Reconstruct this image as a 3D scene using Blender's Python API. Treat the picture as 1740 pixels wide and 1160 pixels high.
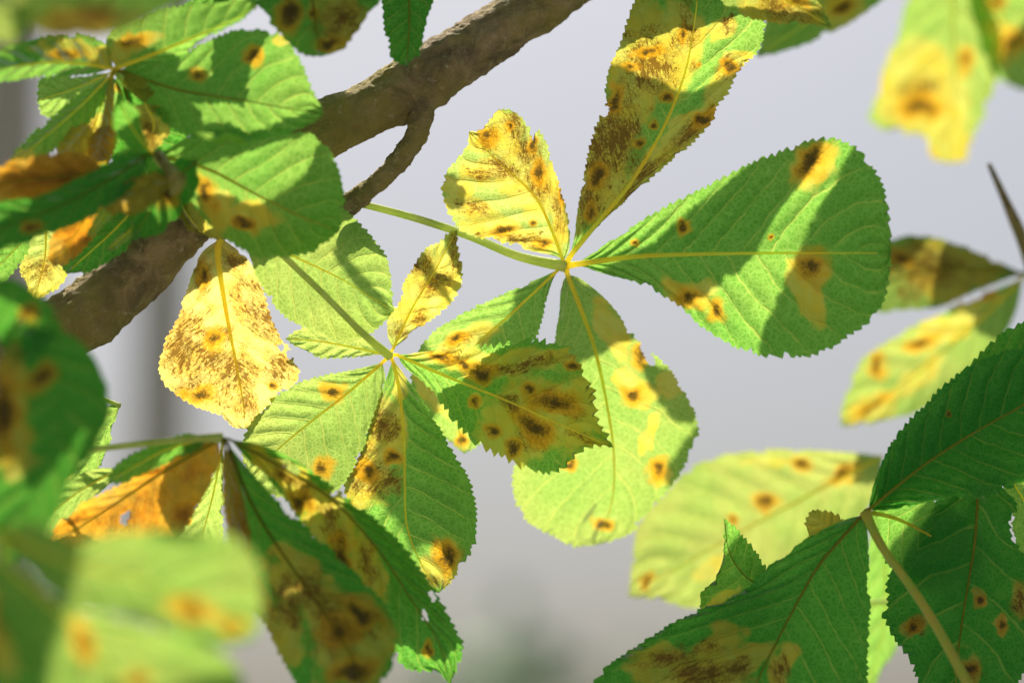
import bpy, bmesh, math, random
import numpy as np
from mathutils import Vector, Matrix

for o in list(bpy.data.objects):
    bpy.data.objects.remove(o, do_unlink=True)
scene = bpy.context.scene
COL = scene.collection

# ------------------------------------------------------------------ camera
FOCAL, SENSOR, PW, PH = 100.0, 36.0, 1740.0, 1160.0
PITCH = math.radians(12.0)
CAM = np.array([0.0, 0.0, 1.65])
cam_d = bpy.data.cameras.new('camera')
cam = bpy.data.objects.new('camera', cam_d)
COL.objects.link(cam)
cam.location = CAM
cam.rotation_euler = (math.radians(90) + PITCH, 0, 0)
cam_d.lens = FOCAL
cam_d.sensor_width = SENSOR
cam_d.clip_start = 0.05
cam_d.clip_end = 2000
cam_d.dof.use_dof = True
cam_d.dof.focus_distance = 1.185
cam_d.dof.aperture_fstop = 3.2
scene.camera = cam

FWD = np.array([0.0, math.cos(PITCH), math.sin(PITCH)])
UP = np.array([0.0, -math.sin(PITCH), math.cos(PITCH)])
RIGHT = np.array([1.0, 0.0, 0.0])

def at(px, py, d):
    """photograph pixel + distance along the lens axis (metres) -> world point(s)"""
    px = np.asarray(px, float); py = np.asarray(py, float); d = np.asarray(d, float)
    k = SENSOR / FOCAL / PW
    x = (px - PW / 2) * k * d
    y = -(py - PH / 2) * k * d
    return CAM + x[..., None] * RIGHT + y[..., None] * UP + d[..., None] * FWD

# ------------------------------------------------------------------ sky, sun, exposure
SUN_EL, SUN_AZ = math.radians(59.0), math.radians(-9.0)      # azimuth from +Y towards +X
SUN = np.array([math.sin(SUN_AZ) * math.cos(SUN_EL), math.cos(SUN_AZ) * math.cos(SUN_EL), math.sin(SUN_EL)])
world = bpy.data.worlds.new('World')
scene.world = world
world.use_nodes = True
wn = world.node_tree
wn.nodes.clear()
sky = wn.nodes.new('ShaderNodeTexSky')
sky.sky_type = 'NISHITA'
sky.sun_disc = False
sky.sun_elevation = SUN_EL
sky.sun_rotation = SUN_AZ
sky.air_density = 1.0
sky.dust_density = 6.5
sky.ozone_density = 1.0
bg = wn.nodes.new('ShaderNodeBackground')
bg.inputs['Strength'].default_value = 0.062
wo = wn.nodes.new('ShaderNodeOutputWorld')
wn.links.new(sky.outputs[0], bg.inputs[0])
wn.links.new(bg.outputs[0], wo.inputs[0])

sun_d = bpy.data.lights.new('sun', 'SUN')
sun_d.energy = 5.0
sun_d.angle = math.radians(0.5)
sun_d.color = (1.0, 0.88, 0.70)
sun_o = bpy.data.objects.new('sun', sun_d)
COL.objects.link(sun_o)
sun_o.location = (0, 0, 30)
sun_o.rotation_euler = Vector(SUN).to_track_quat('Z', 'Y').to_euler()

vs = scene.view_settings
vs.view_transform = 'Standard'
vs.look = 'None'
vs.exposure = 0.74
vs.gamma = 1.0
vs.use_curve_mapping = False
scene.render.engine = 'CYCLES'
scene.cycles.use_denoising = True
scene.cycles.max_bounces = 6
scene.cycles.transmission_bounces = 5
scene.cycles.diffuse_bounces = 4
scene.cycles.use_adaptive_sampling = True
scene.cycles.adaptive_threshold = 0.02

# ------------------------------------------------------------------ helpers
def link(o, parent=None):
    COL.objects.link(o)
    if parent is not None:
        o.parent = parent
    return o

def tag(o, label=None, cat=None, group=None, kind=None):
    if label: o['label'] = label
    if cat: o['category'] = cat
    if group: o['group'] = group
    if kind: o['kind'] = kind
    return o

def empty(name, loc):
    e = bpy.data.objects.new(name, None)
    e.empty_display_size = 0.02
    e.location = loc
    link(e)
    return e

def mesh_from(name, V, F, mat, parent=None, smooth=True):
    me = bpy.data.meshes.new(name)
    me.from_pydata(V if isinstance(V, list) else V.tolist(), [], F if isinstance(F, list) else F.tolist())
    me.materials.append(mat)
    if smooth:
        me.polygons.foreach_set('use_smooth', np.ones(len(me.polygons), bool))
    me.update()
    return link(bpy.data.objects.new(name, me), parent)

def catmull(P, n):
    """n points, evenly spaced by arc length, on a Catmull-Rom curve through P (rows)"""
    P = np.asarray(P, float)
    if len(P) == 2:
        t = np.linspace(0, 1, n)[:, None]
        return P[0] * (1 - t) + P[1] * t
    Q = np.vstack([2 * P[0] - P[1], P, 2 * P[-1] - P[-2]])
    out = []
    for i in range(1, len(Q) - 2):
        p0, p1, p2, p3 = Q[i - 1], Q[i], Q[i + 1], Q[i + 2]
        t = np.linspace(0, 1, 24, endpoint=False)[:, None]
        out.append(0.5 * ((2 * p1) + (-p0 + p2) * t + (2 * p0 - 5 * p1 + 4 * p2 - p3) * t ** 2 + (-p0 + 3 * p1 - 3 * p2 + p3) * t ** 3))
    C = np.vstack(out + [P[-1:]])
    s = np.concatenate([[0], np.cumsum(np.linalg.norm(np.diff(C[:, :2], axis=0), axis=1))])
    u = np.linspace(0, s[-1], n)
    return np.stack([np.interp(u, s, C[:, k]) for k in range(C.shape[1])], 1)

def hash2(ix, iy, seed):
    h = (ix.astype(np.int64) * 374761393 + iy.astype(np.int64) * 668265263 + seed * 1442695041) & 0x7fffffff
    h = ((h ^ (h >> 13)) * 1274126177) & 0x7fffffff
    return ((h ^ (h >> 16)) & 0xffff) / 65535.0

def vnoise(x, y, seed=0):
    ix, iy = np.floor(x), np.floor(y)
    fx, fy = x - ix, y - iy
    fx = fx * fx * (3 - 2 * fx); fy = fy * fy * (3 - 2 * fy)
    a = hash2(ix, iy, seed); b = hash2(ix + 1, iy, seed); c = hash2(ix, iy + 1, seed); d = hash2(ix + 1, iy + 1, seed)
    return (a * (1 - fx) + b * fx) * (1 - fy) + (c * (1 - fx) + d * fx) * fy

def fbm(x, y, seed=0, octv=3):
    v = 0; a = 0.5
    for k in range(octv):
        v = v + a * (vnoise(x * 2 ** k, y * 2 ** k, seed + k) - 0.5)
        a *= 0.5
    return v * 2

# ------------------------------------------------------------------ materials
class NT:
    def __init__(self, name):
        self.m = bpy.data.materials.new(name)
        self.m.use_nodes = True
        self.t = self.m.node_tree
        self.t.nodes.clear()
        self.out = self.t.nodes.new('ShaderNodeOutputMaterial')
    def n(self, typ, **kw):
        nd = self.t.nodes.new(typ)
        for k, v in kw.items():
            setattr(nd, k, v)
        return nd
    def set(self, sock, v):
        if hasattr(v, 'is_output') or isinstance(v, bpy.types.NodeSocket):
            self.t.links.new(v, sock)
        else:
            sock.default_value = v
    def math(self, op, a, b=None, c=None, clamp=False):
        nd = self.n('ShaderNodeMath', operation=op, use_clamp=clamp)
        self.set(nd.inputs[0], a)
        if b is not None: self.set(nd.inputs[1], b)
        if c is not None: self.set(nd.inputs[2], c)
        return nd.outputs[0]
    def ramp(self, v, a, b, lo=0.0, hi=1.0):
        nd = self.n('ShaderNodeMapRange', interpolation_type='SMOOTHSTEP')
        self.set(nd.inputs[0], v); self.set(nd.inputs[1], a); self.set(nd.inputs[2], b)
        self.set(nd.inputs[3], lo); self.set(nd.inputs[4], hi)
        return nd.outputs[0]
    def mix(self, f, a, b, mode='MIX'):
        nd = self.n('ShaderNodeMix', data_type='RGBA', blend_type=mode)
        self.set(nd.inputs['Factor'], f)
        self.set(nd.inputs[6], a if not isinstance(a, tuple) else (*a, 1.0)[:4])
        self.set(nd.inputs[7], b if not isinstance(b, tuple) else (*b, 1.0)[:4])
        return nd.outputs[2]
    def noise(self, vec, scale, detail=2.0, rough=0.5, dist=0.0):
        nd = self.n('ShaderNodeTexNoise')
        self.set(nd.inputs['Vector'], vec)
        nd.inputs['Scale'].default_value = scale
        nd.inputs['Detail'].default_value = detail
        nd.inputs['Roughness'].default_value = rough
        nd.inputs['Distortion'].default_value = dist
        return nd.outputs['Fac']
    def attr(self, name):
        return self.n('ShaderNodeAttribute', attribute_name=name).outputs['Fac']
    def link(self, a, b):
        self.t.links.new(a, b)

def leaf_material():
    N = NT('chestnut_leaf_blade')
    tc = N.n('ShaderNodeTexCoord')
    obj = tc.outputs['Object']
    sep = N.n('ShaderNodeSeparateXYZ'); N.link(tc.outputs['UV'], sep.inputs[0])
    t, v = sep.outputs[0], sep.outputs[1]
    sgn = N.math('SUBTRACT', N.math('MULTIPLY', v, 2.0), 1.0)
    S = N.math('ABSOLUTE', sgn)
    oi = N.n('ShaderNodeObjectInfo')
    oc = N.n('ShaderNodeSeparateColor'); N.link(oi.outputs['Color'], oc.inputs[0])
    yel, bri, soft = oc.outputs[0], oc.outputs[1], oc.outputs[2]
    nv = N.math('MULTIPLY', oi.outputs['Alpha'], 40.0)
    # side veins: leave the midrib and run forward to the margin
    lean = N.math('MULTIPLY', N.math('POWER', S, 1.15), 0.17)
    wob = N.math('MULTIPLY', N.math('SUBTRACT', N.noise(obj, 70.0, 3.0), 0.5), 0.06)
    side = N.math('MULTIPLY', N.math('SIGN', sgn), 0.24)
    ph = N.math('ADD', N.math('ADD', N.math('MULTIPLY', N.math('ADD', N.math('SUBTRACT', t, lean), wob), nv), side), 20.0)
    fr = N.math('ABSOLUTE', N.math('SUBTRACT', N.math('FRACT', ph), 0.5))      # 0 on the vein .. 0.5 between... (vein at frac .5)
    vein = N.ramp(fr, 0.018, 0.062, 1.0, 0.0)
    vein = N.math('MULTIPLY', vein, N.ramp(S, 0.75, 1.0, 1.0, 0.35))
    # fine net between the veins
    vor = N.n('ShaderNodeTexVoronoi', feature='DISTANCE_TO_EDGE')
    N.link(obj, vor.inputs['Vector']); vor.inputs['Scale'].default_value = 520.0
    net = N.ramp(vor.outputs['Distance'], 0.02, 0.16, 1.0, 0.0)
    vor2 = N.n('ShaderNodeTexVoronoi', feature='DISTANCE_TO_EDGE')
    N.link(obj, vor2.inputs['Vector']); vor2.inputs['Scale'].default_value = 250.0
    net2 = N.ramp(vor2.outputs['Distance'], 0.01, 0.085, 1.0, 0.0)
    netw = N.math('MAXIMUM', N.math('MULTIPLY', net, 0.65), N.math('MULTIPLY', net2, 0.9))
    big = N.noise(obj, 28.0, 3.0, 0.55)
    fine = N.noise(obj, 900.0, 1.0, 0.6)
    mid = N.noise(obj, 170.0, 3.0, 0.6)
    # blade colour as light comes through it
    green = N.mix(yel, (0.030, 0.240, 0.012), (0.70, 0.54, 0.19))
    green = N.mix(N.ramp(big, 0.3, 0.7), green, N.mix(0.35, green, (0.06, 0.32, 0.03)))
    green = N.mix(N.math('MULTIPLY', N.math('SUBTRACT', 1.0, N.math('MAXIMUM', net, net2)), 0.45), green, N.mix(1.0, green, (0.80, 0.84, 0.70), 'MULTIPLY'))
    pale = N.mix(1.0, N.mix(0.25, green, (0.34, 0.48, 0.13)), (1.30, 1.25, 1.30), 'MULTIPLY')
    green = N.mix(N.math('MULTIPLY', netw, 0.80), green, pale)
    green = N.mix(N.math('MULTIPLY', N.math('MULTIPLY', vein, N.ramp(mid, 0.25, 0.6)), 0.75), green, N.mix(0.5, pale, (0.50, 0.46, 0.10)))
    # disease: tan mined areas, orange rims, brown specks, dark cores
    fm, fc, fs = N.attr('mine'), N.attr('core'), N.attr('speck')
    edge = N.math('MULTIPLY', N.math('SUBTRACT', mid, 0.5), 0.85)
    clump = N.noise(obj, 130.0, 3.0, 0.65)
    dot = N.noise(obj, 780.0, 3.0, 0.7, 0.5)
    mine = N.ramp(N.math('ADD', fm, edge), -0.14, 0.24)
    tan = N.mix(N.ramp(N.noise(obj, 95.0, 2.0, 0.6), 0.35, 0.65), (0.52, 0.42, 0.045), (0.47, 0.48, 0.10))
    tan = N.mix(N.ramp(N.noise(obj, 240.0, 1.0), 0.5, 0.75), tan, (0.42, 0.44, 0.06))
    tan = N.mix(N.ramp(yel, 0.6, 0.9), tan, N.mix(N.ramp(clump, 0.4, 0.6), (0.62, 0.50, 0.15), (0.66, 0.47, 0.09)))
    tan = N.mix(N.math('MULTIPLY', vein, 0.55), tan, (0.42, 0.36, 0.06))
    col = N.mix(N.math('MULTIPLY', mine, 0.92), green, tan)
    # brown wash, then lacework and specks inside it
    cl = N.math('MULTIPLY', N.math('SUBTRACT', clump, 0.5), 1.9)
    wash = N.ramp(N.math('ADD', fs, cl), -0.10, 0.85)
    col = N.mix(N.math('MULTIPLY', wash, 0.30), col, (0.46, 0.23, 0.012))
    lace = N.math('MULTIPLY', N.math('MAXIMUM', net, N.math('MULTIPLY', net2, 0.8)), N.ramp(N.math('ADD', fs, cl), 0.0, 0.45))
    vv = N.n('ShaderNodeCombineXYZ'); N.link(N.math('MULTIPLY', ph, 8.0), vv.inputs[0]); N.link(N.math('MULTIPLY', sgn, 11.0), vv.inputs[1]); N.link(oi.outputs['Random'], vv.inputs[2])
    dot2 = N.noise(vv.outputs[0], 1.0, 4.0, 0.7, 0.3)
    dotm = N.math('MAXIMUM', N.math('SUBTRACT', dot, 0.06), dot2)
    thr = N.math('SUBTRACT', 0.635, N.math('MULTIPLY', N.math('ADD', fs, cl), 0.20))
    dots = N.math('MULTIPLY', N.ramp(N.math('SUBTRACT', dotm, thr), -0.01, 0.05), N.ramp(fs, -0.12, 0.12))
    spk = N.math('MAXIMUM', N.math('MULTIPLY', lace, 0.55), dots)
    col = N.mix(N.math('MULTIPLY', spk, 0.88), col, (0.10, 0.045, 0.006))
    rim = N.ramp(N.math('ADD', N.math('ADD', fc, N.math('MULTIPLY', edge, 1.2)), N.math('MULTIPLY', N.math('SUBTRACT', big, 0.5), 1.2)), -0.60, 0.30)
    col = N.mix(N.math('MULTIPLY', rim, 0.80), col, (0.56, 0.29, 0.008))
    core = N.ramp(N.math('ADD', N.math('ADD', fc, N.math('MULTIPLY', edge, 1.1)), N.math('MULTIPLY', N.math('SUBTRACT', dot, 0.5), 0.9)), -0.05, 0.80)
    col = N.mix(N.math('MULTIPLY', core, 0.93), col, N.mix(N.ramp(N.math('ADD', dot, N.math('MULTIPLY', fc, 0.30)), 0.48, 0.68), (0.26, 0.12, 0.007), (0.045, 0.032, 0.008)))
    col = N.mix(soft, col, N.mix(N.ramp(clump, 0.35, 0.65), (0.30, 0.095, 0.006), (0.66, 0.27, 0.014)))
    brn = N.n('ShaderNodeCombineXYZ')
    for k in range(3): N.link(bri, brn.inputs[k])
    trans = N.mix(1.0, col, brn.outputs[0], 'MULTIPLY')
    # light thrown back by the surface
    refl = N.mix(mine, N.mix(vein, (0.018, 0.140, 0.022), (0.05, 0.17, 0.03)), (0.10, 0.10, 0.020))
    refl = N.mix(soft, refl, (0.14, 0.065, 0.012))
    refl = N.mix(spk, refl, (0.06, 0.035, 0.012))
    refl = N.mix(N.math('MULTIPLY', rim, 0.6), refl, (0.10, 0.06, 0.012))
    refl = N.mix(core, refl, (0.028, 0.020, 0.010))
    bump = N.n('ShaderNodeBump')
    bump.inputs['Strength'].default_value = 0.55
    bump.inputs['Distance'].default_value = 0.0006
    hgt = N.math('ADD', N.math('MULTIPLY', vein, 0.9), N.math('ADD', N.math('MULTIPLY', netw, 0.35), N.math('MULTIPLY', fine, 0.25)))
    N.link(hgt, bump.inputs['Height'])
    tr = N.n('ShaderNodeBsdfTranslucent'); N.link(trans, tr.inputs['Color']); N.link(bump.outputs[0], tr.inputs['Normal'])
    df = N.n('ShaderNodeBsdfDiffuse'); N.link(refl, df.inputs['Color']); N.link(bump.outputs[0], df.inputs['Normal'])
    add = N.n('ShaderNodeAddShader'); N.link(tr.outputs[0], add.inputs[0]); N.link(df.outputs[0], add.inputs[1])
    gl = N.n('ShaderNodeBsdfGlossy'); gl.inputs['Roughness'].default_value = 0.42; gl.inputs['Color'].default_value = (0.8, 0.8, 0.8, 1)
    N.link(bump.outputs[0], gl.inputs['Normal'])
    frs = N.n('ShaderNodeFresnel'); frs.inputs['IOR'].default_value = 1.38
    mx = N.n('ShaderNodeMixShader')
    N.link(N.math('MULTIPLY', frs.outputs[0], 0.55), mx.inputs[0]); N.link(add.outputs[0], mx.inputs[1]); N.link(gl.outputs[0], mx.inputs[2])
    N.link(mx.outputs[0], N.out.inputs['Surface'])
    return N.m

def stalk_material(name, c0, c1, tr=0.35, thru=0.0):
    N = NT(name)
    tc = N.n('ShaderNodeTexCoord')
    f = N.noise(tc.outputs['Object'], 120.0, 3.0)
    col = N.mix(N.ramp(f, 0.3, 0.7), c0, c1)
    df = N.n('ShaderNodeBsdfPrincipled')
    N.link(col, df.inputs['Base Color'])
    df.inputs['Roughness'].default_value = 0.32
    df.inputs['Subsurface Weight'].default_value = tr
    df.inputs['Subsurface Radius'].default_value = (0.002, 0.002, 0.0006)
    df.inputs['Subsurface Scale'].default_value = 1.0
    b = N.n('ShaderNodeBump'); b.inputs['Distance'].default_value = 0.0004; b.inputs['Strength'].default_value = 0.4
    N.link(N.noise(tc.outputs['Object'], 700.0, 2.0), b.inputs['Height']); N.link(b.outputs[0], df.inputs['Normal'])
    if thru:
        t = N.n('ShaderNodeBsdfTranslucent'); N.link(N.mix(1.0, col, (thru, thru, thru), 'MULTIPLY'), t.inputs['Color'])
        ad = N.n('ShaderNodeAddShader'); N.link(df.outputs[0], ad.inputs[0]); N.link(t.outputs[0], ad.inputs[1])
        N.link(ad.outputs[0], N.out.inputs['Surface'])
    else:
        N.link(df.outputs[0], N.out.inputs['Surface'])
    return N.m

def rib_material():
    N = NT('leaf_midrib')
    tc = N.n('ShaderNodeTexCoord')
    f = N.noise(tc.outputs['Object'], 90.0, 2.0)
    col = N.mix(N.ramp(f, 0.3, 0.7), (0.82, 0.80, 0.16), (0.88, 0.72, 0.12))
    oi = N.n('ShaderNodeObjectInfo'); col = N.mix(1.0, col, oi.outputs['Color'], 'MULTIPLY')
    tr = N.n('ShaderNodeBsdfTranslucent'); N.link(col, tr.inputs['Color'])
    df = N.n('ShaderNodeBsdfDiffuse'); N.link(N.mix(1.0, col, (0.55, 0.6, 0.6), 'MULTIPLY'), df.inputs['Color'])
    ad = N.n('ShaderNodeAddShader'); N.link(tr.outputs[0], ad.inputs[0]); N.link(df.outputs[0], ad.inputs[1])
    N.link(ad.outputs[0], N.out.inputs['Surface'])
    return N.m

def bark_material():
    N = NT('chestnut_bark')
    tc = N.n('ShaderNodeTexCoord'); ob = tc.outputs['Object']
    a = N.noise(ob, 60.0, 7.0, 0.7, 0.6); b = N.noise(ob, 260.0, 5.0, 0.75); c = N.noise(ob, 22.0, 4.0, 0.6)
    vo = N.n('ShaderNodeTexVoronoi', feature='DISTANCE_TO_EDGE'); vo.inputs['Scale'].default_value = 150.0
    N.link(N.mix(0.012, ob, a, 'ADD'), vo.inputs['Vector'])
    crack = N.ramp(vo.outputs['Distance'], 0.0, 0.09, 1.0, 0.0)
    col = N.mix(N.ramp(a, 0.35, 0.65), (0.15, 0.11, 0.075), (0.46, 0.34, 0.22))
    col = N.mix(N.ramp(c, 0.40, 0.62, 0.0, 0.85), col, (0.36, 0.30, 0.085))
    col = N.mix(N.ramp(b, 0.56, 0.72), col, (0.58, 0.50, 0.40))
    col = N.mix(N.math('MULTIPLY', crack, N.ramp(c, 0.45, 0.65, 0.0, 0.10)), col, (0.03, 0.022, 0.016))
    p = N.n('ShaderNodeBsdfPrincipled'); N.link(col, p.inputs['Base Color']); p.inputs['Roughness'].default_value = 0.85
    bp = N.n('ShaderNodeBump'); bp.inputs['Strength'].default_value = 1.0; bp.inputs['Distance'].default_value = 0.004
    N.link(N.math('SUBTRACT', N.math('ADD', a, N.math('MULTIPLY', b, 0.6)), N.math('MULTIPLY', crack, 0.02)), bp.inputs['Height']); N.link(bp.outputs[0], p.inputs['Normal'])
    N.link(p.outputs[0], N.out.inputs['Surface'])
    return N.m

def plain_material(name, c0, c1, scale, rough=0.9, bump=0.0):
    N = NT(name)
    tc = N.n('ShaderNodeTexCoord')
    f = N.noise(tc.outputs['Object'], scale, 5.0, 0.6)
    p = N.n('ShaderNodeBsdfPrincipled')
    N.link(N.mix(N.ramp(f, 0.3, 0.7), c0, c1), p.inputs['Base Color']); p.inputs['Roughness'].default_value = rough
    if bump:
        bp = N.n('ShaderNodeBump'); bp.inputs['Distance'].default_value = bump
        N.link(f, bp.inputs['Height']); N.link(bp.outputs[0], p.inputs['Normal'])
    N.link(p.outputs[0], N.out.inputs['Surface'])
    return N.m

M_LEAF = leaf_material()
M_RIB = rib_material()
M_PET = stalk_material('green_stalk', (0.32, 0.40, 0.10), (0.42, 0.47, 0.16), 0.0, 0.75)
M_PET2 = stalk_material('reddish_stalk', (0.27, 0.33, 0.05), (0.36, 0.30, 0.06), 0.0, 0.9)
M_BARK = bark_material()
M_BUD = stalk_material('bud_scale', (0.10, 0.055, 0.02), (0.30, 0.30, 0.08), 0.1)

# ------------------------------------------------------------------ builders
def tube(name, P, R, mat, parent=None, seg=10, rough=0.0, n=None, seed=1, org=None):
    """P rows (px, py, depth), R radii in photo pixels at that depth -> one closed tapering tube"""
    D = np.hstack([np.asarray(P, float), np.asarray(R, float)[:, None]])
    n = n or max(8, 6 * len(P))
    C = catmull(D, n)
    W = at(C[:, 0], C[:, 1], C[:, 2])
    r = C[:, 3] * SENSOR / FOCAL / PW * C[:, 2]
    T = np.gradient(W, axis=0); T /= np.linalg.norm(T, axis=1)[:, None]
    A = np.cross(T, FWD); A /= np.linalg.norm(A, axis=1)[:, None]
    B = np.cross(T, A)
    th = np.linspace(0, 2 * math.pi, seg, endpoint=False)
    rr = r[:, None] * np.ones(seg)
    if rough:
        arc = np.concatenate([[0], np.cumsum(np.linalg.norm(np.diff(W, axis=0), axis=1))]) / r.mean()
        x = arc[:, None] + 0 * th; y = (th / (2 * math.pi) * 7)[None, :] + 0 * arc[:, None]
        y2 = np.abs(th - math.pi)[None, :] * 2.2 + 0 * arc[:, None]
        rr = rr * (1 + rough * (fbm(x * 1.3, y2, seed, 4) + 0.5 * fbm(x * 6, y2 * 3, seed + 9, 3)))
    V = W[:, None, :] + rr[..., None] * (np.cos(th)[None, :, None] * A[:, None, :] + np.sin(th)[None, :, None] * B[:, None, :])
    V = V.reshape(-1, 3)
    i = np.arange(n - 1)[:, None] * seg; j = np.arange(seg)[None, :]; jn = (j + 1) % seg
    F = np.stack([i + j, i + jn, i + seg + jn, i + seg + j], -1).reshape(-1, 4).tolist()
    F.append(list(range(seg))[::-1]); F.append(list(range((n - 1) * seg, n * seg)))
    if org is not None: V = V - org
    return mesh_from(name, V, F, mat, parent)

def field(X, Y, blobs):
    """smooth field: 1 in the middle of a blot, 0 on its border, negative outside"""
    f = np.full(X.shape, -1.0)
    for b in blobs:
        x, y, rx, ry = b[:4]
        a = math.radians(b[4] if len(b) > 4 else 0)
        q = min(rx, ry)
        dx = X - x + 0.9 * q * fbm(X / (1.4 * q) + 7, Y / (1.4 * q), 31, 2); dy = Y - y + 0.9 * q * fbm(X / (1.4 * q), Y / (1.4 * q) + 3, 57, 2)
        u = (dx * math.cos(a) + dy * math.sin(a)) / rx; w = (-dx * math.sin(a) + dy * math.cos(a)) / ry
        f = np.maximum(f, 1 - np.sqrt(u * u + w * w))
    return f

SEED = [0]
STATS = {'tris': 0}

def blade(mid, L, R, d, fold=0.1, roll=0.0, mine=(), core=(), speck=(), tone=(0.12, 1.0), veins=11, res=1.0,
          teeth=(11, 5.0), wave=0.0015, shift=None, curl=0.0, allmine=-1.0, allspeck=-1.0, nibble=5.0, quilt=0.0009, holes=()):
    """one leaflet as a curved, toothed, quilted sheet. mid runs base -> tip; L and R are the margins between them."""
    SEED[0] += 1; sd = SEED[0]
    mid = np.asarray(mid, float)
    base, tip = mid[:1], mid[-1:]
    Lc = np.vstack([base, np.asarray(L, float), tip]); Rc = np.vstack([base, np.asarray(R, float), tip])
    length = np.linalg.norm(np.diff(mid, axis=0), axis=1).sum()
    nt = int(np.clip(length / 2.6 * res, 40, 230)); ns = int(np.clip(26 * res, 9, 30))
    m = catmull(mid, nt); l = catmull(Lc, nt); r = catmull(Rc, nt)
    t = np.linspace(0, 1, nt)
    def toothed(e, k):
        T = np.gradient(e, axis=0); T /= (np.linalg.norm(T, axis=1)[:, None] + 1e-9)
        nrm = np.stack([T[:, 1], -T[:, 0]], 1)
        sign = np.sign(((e - m) * nrm).sum(1) + 1e-9)[:, None]
        arc = np.concatenate([[0], np.cumsum(np.linalg.norm(np.diff(e, axis=0), axis=1))])
        ph = arc / teeth[0] + 1.3 * fbm(arc / 45, arc * 0 + k, sd)
        saw = (ph % 1.0)
        amp = teeth[1] * np.clip((t - 0.08) / 0.2, 0, 1) * np.clip((1 - t) / 0.04, 0, 1) * (0.75 + 0.9 * vnoise(arc / 17, arc * 0, sd + k))
        off = amp * (saw ** 0.8 - 0.45) + 3.0 * fbm(arc / 60, arc * 0 + 3, sd + k, 2) * np.clip((1 - t) * 8, 0, 1) * np.clip(t * 8, 0, 1)
        nib = np.clip((vnoise(arc / 21 + 5, arc * 0 + 9, sd * 3 + k) - 0.74) / 0.1, 0, 1) * nibble
        off = off - nib * np.clip(t * 6, 0, 1) * np.clip((1 - t) * 10, 0, 1)
        return nrm * sign * off[:, None]
    lo, ro = toothed(l, 1), toothed(r, 2)
    sv = np.concatenate([np.linspace(-1, 0, ns), np.linspace(0, 1, ns)[1:]])
    sv = np.sign(sv) * np.abs(sv) ** 0.9
    a = np.abs(sv)[None, :, None]
    e = np.where((sv < 0)[None, :, None], l[:, None, :], r[:, None, :])
    off = np.where((sv < 0)[None, :, None], lo[:, None, :], ro[:, None, :])
    P = m[:, None, :] * (1 - a) + e * a + off * np.clip((a - 0.78) / 0.22, 0, 1)
    X, Y = P[..., 0], P[..., 1]
    # depth (metres): along the midrib, folded about it, rolled, quilted between veins, gently wavy
    d = np.asarray(d, float)
    dm = np.interp(t, np.linspace(0, 1, len(d)), d) if len(d) < 3 else catmull(np.stack([np.linspace(0, 1, len(d)), d], 1), nt)[:, 1]
    px = SENSOR / FOCAL / PW * d.mean()
    w = np.linalg.norm(P - m[:, None, :], axis=2) * px
    Z = dm[:, None] + fold * w + roll * w * np.sign(sv)[None, :]
    Z = Z + curl * (w * w) / max(w.max(), 1e-4)
    q = veins * (t[:, None] - 0.17 * np.abs(sv)[None, :] ** 1.15) + 0.24 * np.sign(sv)[None, :] + 20
    Z = Z + quilt * np.abs(np.sin(math.pi * (q + 0.5))) * np.clip(np.abs(sv)[None, :] * 4, 0, 1) * np.clip((1 - np.abs(sv)[None, :]) * 4, 0.2, 1)
    Z = Z + wave * fbm(X / 70, Y / 70, sd, 2) * np.clip(np.abs(sv)[None, :] * 3, 0, 1)
    W = at(X, Y, Z)
    if shift is not None: W = W + shift
    nS = len(sv)
    i = np.arange(nt - 1)[:, None] * nS; j = np.arange(nS - 1)[None, :]
    F = np.stack([i + j, i + j + 1, i + nS + j + 1, i + nS + j], -1).reshape(-1, 4)
    if holes:
        hf = field(X, Y, holes).ravel()
        F = F[hf[F].mean(1) < 0]
    uv = np.stack([np.repeat(t, nS), np.tile(sv * 0.5 + 0.5, nt)], 1)
    fm = np.maximum(field(X, Y, mine), allmine); fc = field(X, Y, core); fs = np.maximum(field(X, Y, speck), allspeck)
    ribP = np.hstack([m, (dm - 0.0006)[:, None]])
    return W.reshape(-1, 3), F, uv, fm.ravel(), fc.ravel(), fs.ravel(), ribP, tone, veins

def blade_mesh(name, parts, org):
    Vs, Fs, U, A, B, C, k = [], [], [], [], [], [], 0
    for (W, F, uv, fm, fc, fs, *_r) in parts:
        Vs.append(W); Fs.append(F + k); U.append(uv); A.append(fm); B.append(fc); C.append(fs); k += len(W)
    V = np.vstack(Vs) - org; F = np.vstack(Fs); U = np.vstack(U)
    me = bpy.data.meshes.new(name)
    me.vertices.add(len(V)); me.vertices.foreach_set('co', V.astype(np.float32).ravel())
    me.loops.add(F.size); me.loops.foreach_set('vertex_index', F.astype(np.int32).ravel())
    me.polygons.add(len(F)); me.polygons.foreach_set('loop_start', np.arange(0, F.size, 4, dtype=np.int32))
    me.polygons.foreach_set('use_smooth', np.ones(len(F), bool))
    me.update(calc_edges=True)
    ul = me.uv_layers.new(name='UVMap')
    ul.data.foreach_set('uv', U[F.ravel()].astype(np.float32).ravel())
    for nm, arr in (('mine', A), ('core', B), ('speck', C)):
        at_ = me.attributes.new(nm, 'FLOAT', 'POINT'); at_.data.foreach_set('value', np.concatenate(arr).astype(np.float32))
    me.materials.append(M_LEAF)
    STATS['tris'] += 2 * len(F)
    return me

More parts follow.
